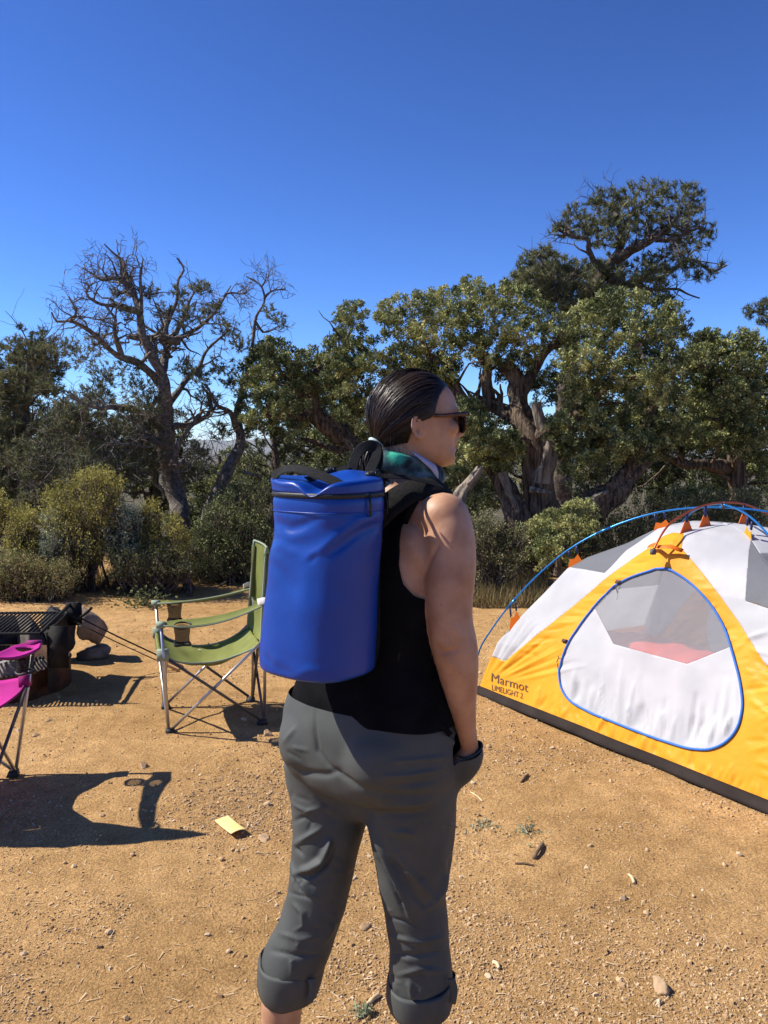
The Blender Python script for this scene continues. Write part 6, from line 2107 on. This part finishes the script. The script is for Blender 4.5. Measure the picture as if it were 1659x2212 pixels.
st = [([zz1(860, 1075), zz1(720, 1110), zz1(600, 1190), zz1(470, 1290), zz1(380, 1345)], 11, .007), ([zz1(860, 1110), zz1(740, 1170), zz1(620, 1260), zz1(520, 1330)], 9, -.006), ([zz1(850, 1150), zz1(780, 1260), zz1(720, 1400)], 9, .004), ([zz1(400, 1380), zz1(430, 1340), zz1(460, 1325)], 6, -.004),
      ([zz1(190, 1100), zz1(290, 1160), zz1(390, 1120), zz1(470, 1090)], 9, -.006), ([zz1(200, 1180), zz1(300, 1215), zz1(420, 1180)], 12, .004), ([zz1(170, 1270), zz1(240, 1260), zz1(330, 1330)], 11, .005), ([zz1(160, 1350), zz1(240, 1440), zz1(300, 1560)], 13, -.004), ([zz1(390, 1340), zz1(380, 1500), zz1(360, 1750)], 16, .003),
      ([zz1(600, 1500), zz1(640, 1650), zz1(620, 1778)], 18, -.003), ([z3(90, 300), z3(150, 360), z3(230, 400)], 8, -.004), ([z3(240, 420), z3(330, 380), z3(420, 400)], 9, .003), ([z3(150, 380), z3(160, 300)], 7, .003)]
V = folds(V, F, [(a_, b_, c_ * .65) for a_, b_, c_ in st])
V = V + normals(V, F) * (.0020 * fbm(V, 7, 3, 4))[:, None]
pb = obj('pack_body', V, F, M_VINYL, pack)
# lid: a soft cap above the zip, buckled in the middle
lid = [(1063, 590, 827, .99), (1060, 588, 828, 1.005), (1050, 586, 828, 1.008), (1040, 584, 827, 1.005), (1036, 585, 826, .985)]
rg = [pr(*b_) for b_ in lid]
top = rg[-1]
c_ = top.mean(0)
for g_, dz in ((.9, .002), (.75, .0), (.55, -.001), (.35, .0), (.15, .001)):
    rg.append(c_ + (top - c_) * g_ + ZUP * dz)
V, F = loft(densify(rg, 5))
x, y = proj(V)
dl = V - c_
rl, fl2 = dl @ BR, dl @ BF
zrel = sstep(-.03, .0, V[:, 2] - c_[2])
# the rim dips where the strap pulls it, the far side stands up
V[:, 2] += zrel * (.020 * np.exp(-((rl - .02) / .05) ** 2 - ((fl2 - .05) / .05) ** 2) - .030 * np.exp(-((rl - .045) / .030) ** 2 - ((fl2 + .085) / .05) ** 2) + .008 * np.sin(rl * 38) * sstep(.02, -.06, fl2) * .6 + .010 * np.exp(-((rl + .06) / .04) ** 2 - ((fl2 + .03) / .06) ** 2))
V = V + normals(V, F) * (.0025 * fbm(V, 14, 2, 6))[:, None]
ld = obj('lid', V, F, M_VINYL, pack)
# zip
zr = pr(1066, 590, 828, 1.004)
zr = np.concatenate([zr, zr[:1]])
zp_ = obj('zip', *band(zr, nrm(zr - zr.mean(0)), .0048, .0022), M_ZIPB, pack)
for xx in (785, 925):
    a0 = at(*zz1(xx, 945), 1.575)
    c0 = pr(1066, 590, 828, 1.02)
    k = np.argmin(np.abs(proj(c0)[0] - zz1(xx, 945)[0]) + 1000 * ((c0 - c0.mean(0)) @ FW > 0))
    p0 = c0[k]
    nn = nrm((p0 - c0.mean(0)) * np.array([1, 1, 0]))
    obj('zip_pull', *band([p0 + nn * .002, p0 + nn * .006 - ZUP * .018, p0 + nn * .005 - ZUP * .040], nn, .0032, .0012), M_ZIPB, zp_)
sm = pr(1101, 590, 829, 1.002)
obj('seam', *tube(np.concatenate([sm, sm[:1]]), .0012, 5), M_VINYL, pb)
# webbing over the top
ztop = c_[2]
def tp(x, y, Y):
    return at(*zz6(x, y), Y)
s1 = spline([tp(120, 355, 1.66), tp(190, 305, 1.655), tp(280, 283, 1.64), tp(380, 300, 1.62), tp(520, 345, 1.60), tp(620, 390, 1.587), tp(690, 432, 1.578)], 40)
obj('top_strap', *band(s1, np.array([0, -.75, .7]), .011, .0015), M_WEB, pack, False)
s2 = spline([tp(700, 445, 1.576), tp(770, 415, 1.60), tp(850, 380, 1.64), tp(920, 352, 1.68), tp(1000, 335, 1.70)], 30)
obj('top_strap', *band(s2, np.array([.1, -.8, .6]), .010, .0015), M_WEB, pack, False)
s3 = spline([tp(400, 372, 1.63), tp(520, 360, 1.66), tp(620, 325, 1.70), tp(720, 270, 1.74)], 24)
obj('top_strap', *band(s3, np.array([0, -.6, .8]), .010, .0015), M_WEB, pack, False)
for c0, sz in ((tp(920, 350, 1.675), .014), (tp(590, 320, 1.70), .012)):
    bk = obj('buckle', *box(c0 + np.array([0, -.004, .002]), nrm(np.array([.9, .2, .25])) * sz, np.array([0, -.5, .85]) * .009, np.array([0, -.85, -.5]) * .004), M_ZIPB, pack)
    for q in (-.5, .5):
        obj('buckle_bar', *tube([c0 + np.array([q * sz, -.010, -.008]), c0 + np.array([q * sz, -.010, .010])], .0016, 6), M_ZIPB, bk)
# carrying loop
hl_ = spline([tp(758, 330, 1.735), tp(775, 240, 1.74), tp(800, 170, 1.745), tp(850, 118, 1.75), tp(910, 98, 1.752), tp(955, 115, 1.752), tp(955, 180, 1.745), tp(925, 260, 1.735), tp(895, 335, 1.725)], 50)
obj('carry_loop', *band(hl_, np.array([-.25, -.9, .1]), .011, .0022), M_WEB, pack, False)
hl_ = spline([tp(950, 110, 1.755), tp(975, 150, 1.755), tp(978, 230, 1.75), tp(955, 330, 1.74)], 24)
obj('carry_loop', *band(hl_, np.array([-.45, -.85, .0]), .009, .002), M_WEB, pack, False)
# black back panel and padded straps
bpn = []
bc = np.array([-.005, 1.855, 0]) - BF * .128
for z in np.linspace(1.06, 1.40, 14):
    k = np.interp(z, [1.06, 1.10, 1.32, 1.40], [.085, .10, .10, .075])
    cx, sx = sup(28, 4)
    bpn.append(bc + ZUP * z + k * cx[:, None] * BR + .014 * sx[:, None] * BF + BF * .02 * sstep(1.25, 1.4, z))
obj('back_panel', *loft(np.array(bpn)), M_PAD, pack)
cS2 = np.array([.014, 1.862, 0])
for sg in (1, -1):
    pts_ = [cS2 - BF * .125 + BR * .045 * sg + ZUP * 1.335, cS2 - BF * .090 + BR * .070 * sg + ZUP * 1.384, cS2 - BF * .045 + BR * .098 * sg + ZUP * 1.414, cS2 + BF * .005 + BR * .116 * sg + ZUP * 1.418, cS2 + BF * .050 + BR * .124 * sg + ZUP * 1.398, cS2 + BF * .095 + BR * .112 * sg + ZUP * 1.335, cS2 + BF * .125 + BR * .092 * sg + ZUP * 1.25, cS2 + BF * .125 + BR * .10 * sg + ZUP * 1.16]
    C_ = spline(pts_, 40)
    up2 = np.array([(np.array([.014, 1.862, 1.27]) - c) for c in C_])
    up2 = -(up2 - 0)
    T_s = nrm(np.gradient(C_, axis=0))
    so = obj('shoulder_strap', *band(C_, up2, np.interp(np.linspace(0, 1, 40), [0, .15, .8, 1], [.024, .031, .031, .022]), np.full(40, .0075)), M_PAD, pack)
    q = spline([pts_[-1], cS2 + BF * .09 + BR * .145 * sg + ZUP * 1.10, cS2 + BF * .0 + BR * .168 * sg + ZUP * 1.085, cS2 - BF * .11 + BR * .11 * sg + ZUP * 1.08], 24)
    obj('webbing', *band(q, nrm(q - np.array([0, 1.855, 1.09])), .010, .0012), M_WEB, so, False)
    # load lifter
    l0, l1 = tp(930, 345, 1.70) if sg > 0 else cS2 - BF * .20 - BR * .04 + ZUP * 1.44, C_[20]
    obj('load_lifter', *band(spline([l0, (l0 + C_[16]) / 2 + ZUP * .012, C_[16] + ZUP * .010], 16), np.array([0, -.6, .8]), .008, .0012), M_WEB, so, False)
obj('yoke_pad', *loft(np.array([cS2 - BF * (.118 - .03 * u) + ZUP * (1.36 + .06 * u) + (.085 - .03 * u) * sup(24, 3)[0][:, None] * BR + .014 * sup(24, 3)[1][:, None] * BF for u in np.linspace(0, 1, 6)])), M_PAD, pack)
# ================================================================ loose things on the dirt
M_PAPER = mat('yellow_card', (0.78, 0.56, 0.20), (0.84, 0.62, 0.26), scale=10, rough=0.7)
pts = [gnd(463.5, 1778), gnd(494, 1767.5), gnd(533, 1803), gnd(499.5, 1813)]
U, Vv = np.meshgrid(np.linspace(0, 1, 14), np.linspace(0, 1, 14))
P = ((1 - U) * (1 - Vv))[..., None] * pts[0] + (U * (1 - Vv))[..., None] * pts[1] + (U * Vv)[..., None] * pts[2] + ((1 - U) * Vv)[..., None] * pts[3]
P[..., 2] = ground_z(P).max() + .004 + .010 * Vv ** 2 + .006 * np.sin(np.pi * U) * Vv
_i = (np.arange(13)[:, None] * 14 + np.arange(13)[None]).ravel()
V, F = shell(P.reshape(-1, 3), np.stack([_i, _i + 1, _i + 15, _i + 14], 1), .0012)
tag(obj('paper_card', V, F, M_PAPER), 'small yellow card lying on the dirt', 'card')

M_PEB = mat('tan_stones', (0.28, 0.17, 0.085), (0.46, 0.305, 0.16), attr='tint', c3=(0.60, 0.47, 0.31), rough=.95, spec=.1, bump=.3, bscale=120)
M_STONE = mat('tan_stone', (0.28, 0.18, 0.10), (0.46, 0.32, 0.19), scale=14, rough=.95, bump=.5, bscale=60, spec=.1)
M_CHIP = mat('bleached_chip', (0.50, 0.36, 0.19), (0.66, 0.52, 0.32), scale=30, rough=.9)
M_STICK = mat('grey_stick', (0.12, 0.078, 0.045), (0.26, 0.18, 0.11), scale=40, rough=.9, bump=.4)
CUBE = np.array([(-1, -1, -1), (1, -1, -1), (1, 1, -1), (-1, 1, -1), (-1, -1, 1), (1, -1, 1), (1, 1, 1), (-1, 1, 1)], float)
CUBF = np.array([(0, 3, 2, 1), (4, 5, 6, 7), (0, 1, 5, 4), (1, 2, 6, 5), (2, 3, 7, 6), (3, 0, 4, 7)])
def pebbles(n, smin, smax, box_, seed, power=2.6):
    rs = np.random.default_rng(seed)
    x0, x1, y0, y1 = box_
    py = rs.uniform(y0, y1, n * 2)
    px = rs.uniform(x0, x1, n * 2)
    B = np.stack([FW[0] + (px - PW) / FX, FW[1] - (py - PH) / FX * UP[1], FW[2] - (py - PH) / FX * UP[2]], 1)
    B = CC + B * (-CAMH / B[:, 2])[:, None]
    # they gather in patches
    k = rs.random(len(B)) < np.clip(.45 + .75 * fbm(B, 1.7, 3, 8), .06, 1)
    B = B[k][:n]
    n = len(B)
    B[:, 2] = ground_z(B)
    s = smin + (smax - smin) * rs.random(n) ** power
    V = CUBE[None] * (1 + .28 * rs.normal(size=(n, 8, 3)))
    V = V * (s[:, None, None] * np.stack([rs.uniform(.7, 1.3, n), rs.uniform(.5, 1, n), rs.uniform(.3, .75, n)], 1)[:, None, :] * .5)
    V[:, 4:, :2] *= .62
    a = rs.uniform(0, 6.28, n)
    c, q = np.cos(a)[:, None], np.sin(a)[:, None]
    X = V[..., 0] * c - V[..., 1] * q
    Y = V[..., 0] * q + V[..., 1] * c
    V = np.stack([X, Y, V[..., 2]], -1) + B[:, None, :] + np.array([0, 0, .12]) * s[:, None, None]
    F = (np.arange(n)[:, None, None] * 8 + CUBF[None, 1:]).reshape(-1, 4)
    t = np.clip(.42 + .26 * rs.normal(size=n), 0, 1)
    return V.reshape(-1, 3), F, np.repeat(t, 8)
pv, pf, pt, o_ = [], [], [], 0
for a in (pebbles(26000, .003, .0105, (-30, 1690, 1680, 2230), 1, 2.8), pebbles(12000, .004, .0145, (-30, 1690, 1500, 1800), 2), pebbles(4500, .005, .018, (-30, 1690, 1280, 1560), 3), pebbles(500, .009, .018, (-30, 1690, 1500, 2220), 4, 2.2)):
    pv.append(a[0])
    pf.append(a[1] + o_)
    pt.append(a[2])
    o_ += len(a[0])
gr = obj('gravel', np.concatenate(pv), np.concatenate(pf), M_PEB, None, False, {'tint': np.concatenate(pt)})
tag(gr, 'loose tan grit and gravel strewn over the dirt', 'gravel', None, 'stuff')

# pale slivers of bark and needles
rs = np.random.default_rng(77)
px, py = rs.uniform(-20, 1680, 1500), 1290 + 920 * rs.random(1500) ** .8
B = np.array([gnd(a, b) for a, b in zip(px, py)])
B[:, 2] = ground_z(B) + .002
an = rs.uniform(0, 6.28, 1500)
d = np.stack([np.cos(an), np.sin(an), rs.normal(size=1500) * .12], 1)
e = np.stack([-np.sin(an), np.cos(an), 0 * an], 1)
l, ww = rs.uniform(.004, .022, (1500, 1)), rs.uniform(.0006, .0022, (1500, 1))
Vq = np.stack([B - d * l - e * ww, B - d * l + e * ww, B + d * l + e * ww * .5 + ZUP * .002, B + d * l - e * ww * .5 + ZUP * .002], 1)
lit = obj('litter', Vq.reshape(-1, 3), np.arange(6000).reshape(-1, 4), M_PEB, None, False, {'tint': np.repeat(np.clip(.6 + .4 * rs.normal(size=1500), 0, 1), 4)})
tag(lit, 'tiny slivers of bark and dry needles strewn over the dirt', 'litter', None, 'stuff')

# stones one can pick out
rs = np.random.default_rng(11)
named = [(308, 1660, .030, 'dark crumbly stone between the two chairs', M_STONE), (578, 1587, .032, 'brownish stone at the green chair\'s shadow, beside the trousers', M_STONE), (573, 1812, .034, 'flat pinkish stone right of the yellow card', M_STONE), (790, 1345 + 660, .022, 'small pale stone between the person\'s legs', M_STONE),
         (1427, 2148, .034, 'brown stone near the bottom right of the dirt', M_STONE), (1275, 1832, .016, 'small pale stone by the short brown stick', M_STONE), (106, 1560, .030, 'flat dark stone in front of the fire ring', M_STONE), (78, 1592, .026, 'smaller flat stone in front of the fire ring', M_STONE)]
for k, (x, y, r, lb, m) in enumerate(named):
    c = gnd(x, y)
    c[2] = ground_z(c)
    rock('stone', lb, c - np.array([0, 0, .003]), (r, r * .75, r * (.4 if 'flat' in lb else .6)), m, 300 + k, 'loose stones on the dirt', cat='stone')
proto = []
for k in range(6):
    V, F = ell((0, 0, 0), (1, 1, 1), None, 10, 7)
    q = np.random.default_rng(40 + k)
    for _ in range(7):
        n = nrm(q.normal(size=3))
        V = V - np.outer(np.maximum(V @ n - q.uniform(.55, .85), 0), n)
    V = V * np.array([1, .78, .62])
    me = mesh_data('stone', V, F, False)
    me.materials.append(M_PEB)
    t_ = me.attributes.new('tint', 'FLOAT', 'POINT')
    t_.data.foreach_set('value', np.full(len(V), .55 + .06 * k, np.float32))
    proto.append(me)
for k in range(75):
    x, y = rs.uniform(10, 1650), rs.uniform(1330, 2200)
    c = gnd(x, y)
    if np.hypot(c[0] - RC[0], c[1] - RC[1]) < .6:
        continue
    lc = np.array([(c - TA) @ TD, (c - TA) @ TN])
    if lc[1] > -.1 and lc[0] > -.1:
        continue
    r = rs.uniform(.006, .013) * (1 + .12 * c[1])
    o = bpy.data.objects.new('stone', proto[k % 6])
    COL.objects.link(o)
    o.location = (c[0], c[1], float(ground_z(c)) + r * .25)
    o.scale = (r, r, r)
    o.rotation_euler = (rs.normal() * .2, rs.normal() * .2, rs.uniform(0, 6.28))
    tag(o, 'small loose tan stone lying on the bare dirt', 'stone', 'small loose stones strewn on the dirt')
# sticks and chips
def stick(label, a, b, r, m, name='stick', bend=.002, group='sticks and chips on the dirt'):
    A, B = gnd(*a), gnd(*b)
    A[2], B[2] = ground_z(A) + r * .8, ground_z(B) + r * .8
    mid_ = (A + B) / 2 + np.array([bend, bend, r * .8])
    P = spline([A, mid_, B], 12)
    V, F = tube(P, r * (1 + .25 * vnoise(P, 60, 3)), 7)
    V[:, 2] = np.maximum(V[:, 2], ground_z(V) - .002)
    return tag(obj(name, V, F, m), label, 'stick', group)
stick('short thick brown stick on the dirt right of the person', (1153, 1862), (1172, 1830), .008, M_STICK)
stick('thin dark twig just below the thick brown stick', (1112, 1872), (1152, 1876), .0035, M_STICK)
stick('brown splinter on the dirt nearest the pocketed hand', (1125, 1688), (1140, 1672), .006, M_STICK)
stick('bleached wood chip between the rolled-up trouser legs', (795, 2168), (818, 2148), .006, M_CHIP, 'wood_chip')
stick('curved pale splinter by the person\'s right thigh', (1017, 1710), (1042, 1728), .0035, M_CHIP, 'wood_chip')
stick('pale chip near the bottom, right of the right trouser cuff', (1066, 2085), (1078, 2098), .005, M_CHIP, 'wood_chip')
stick('pale sliver lying mid-dirt, right of the stick', (1358, 1896), (1370, 1912), .005, M_CHIP, 'wood_chip')
stick('thin pale twig on the dirt left of the left trouser leg', (598, 1000 + 985), (636, 1962), .003, M_CHIP, 'wood_chip')
stick('pale chip under the green chair\'s front edge', (452, 1430), (478, 1440), .004, M_CHIP, 'wood_chip')
# little green sprigs
def sprig(label, x, y, r, n, leaf, seed, h=.5):
    p = Plant(seed)
    c = gnd(x, y)
    c[2] = ground_z(c)
    B = c + np.stack([p.rng.normal(size=n) * r, p.rng.normal(size=n) * r, np.abs(p.rng.normal(size=n)) * r * h], 1)
    p.scales(B, nrm(p.rng.normal(size=B.shape) + np.array([0, 0, .8])), 8, .008, .02, .0075 if r < .1 else .014, .35)
    p.twigs(np.repeat(c[None], n // 3, 0), nrm(p.rng.normal(size=(n // 3, 3)) + np.array([0, 0, .4])), r * 1.2, .0016)
    return p.build('sprig', label, 'plant', c, M_BARKP, leaf, 'little plants on the dirt')
sprig('small leafy plant on the dirt behind the green chair\'s front leg', 312, 1308, .13, 150, M_JUN, 401, .7)
sprig('tiny green sprig near the bottom between the trouser legs', 785, 2185, .012, 26, M_SAGE, 402)
sprig('flattened grey-green sprig on the dirt by the person\'s right thigh', 1040, 1782, .03, 22, M_SAGE, 403, .05)
sprig('flattened grey-green sprig right beside the other one', 1140, 1800, .04, 26, M_SAGE, 404, .05)
# ================================================================ the air
hz = bpy.data.materials.new('thin_air')
hz.use_nodes = True
hn = hz.node_tree
hn.nodes.remove(hn.nodes['Principled BSDF'])
pv = hn.nodes.new('ShaderNodeVolumePrincipled')
pv.inputs['Color'].default_value = (0.80, 0.88, 1.0, 1)
pv.inputs['Density'].default_value = 0.00006
hn.links.new(pv.outputs[0], hn.nodes['Material Output'].inputs['Volume'])
V, F = box((0, 0, 55), (9600, 0, 0), (0, 9600, 0), (0, 0, 85))
ho = obj('haze', V, F, hz, None, False)
tag(ho, 'thin blue haze over the far land', None, None, 'stuff')
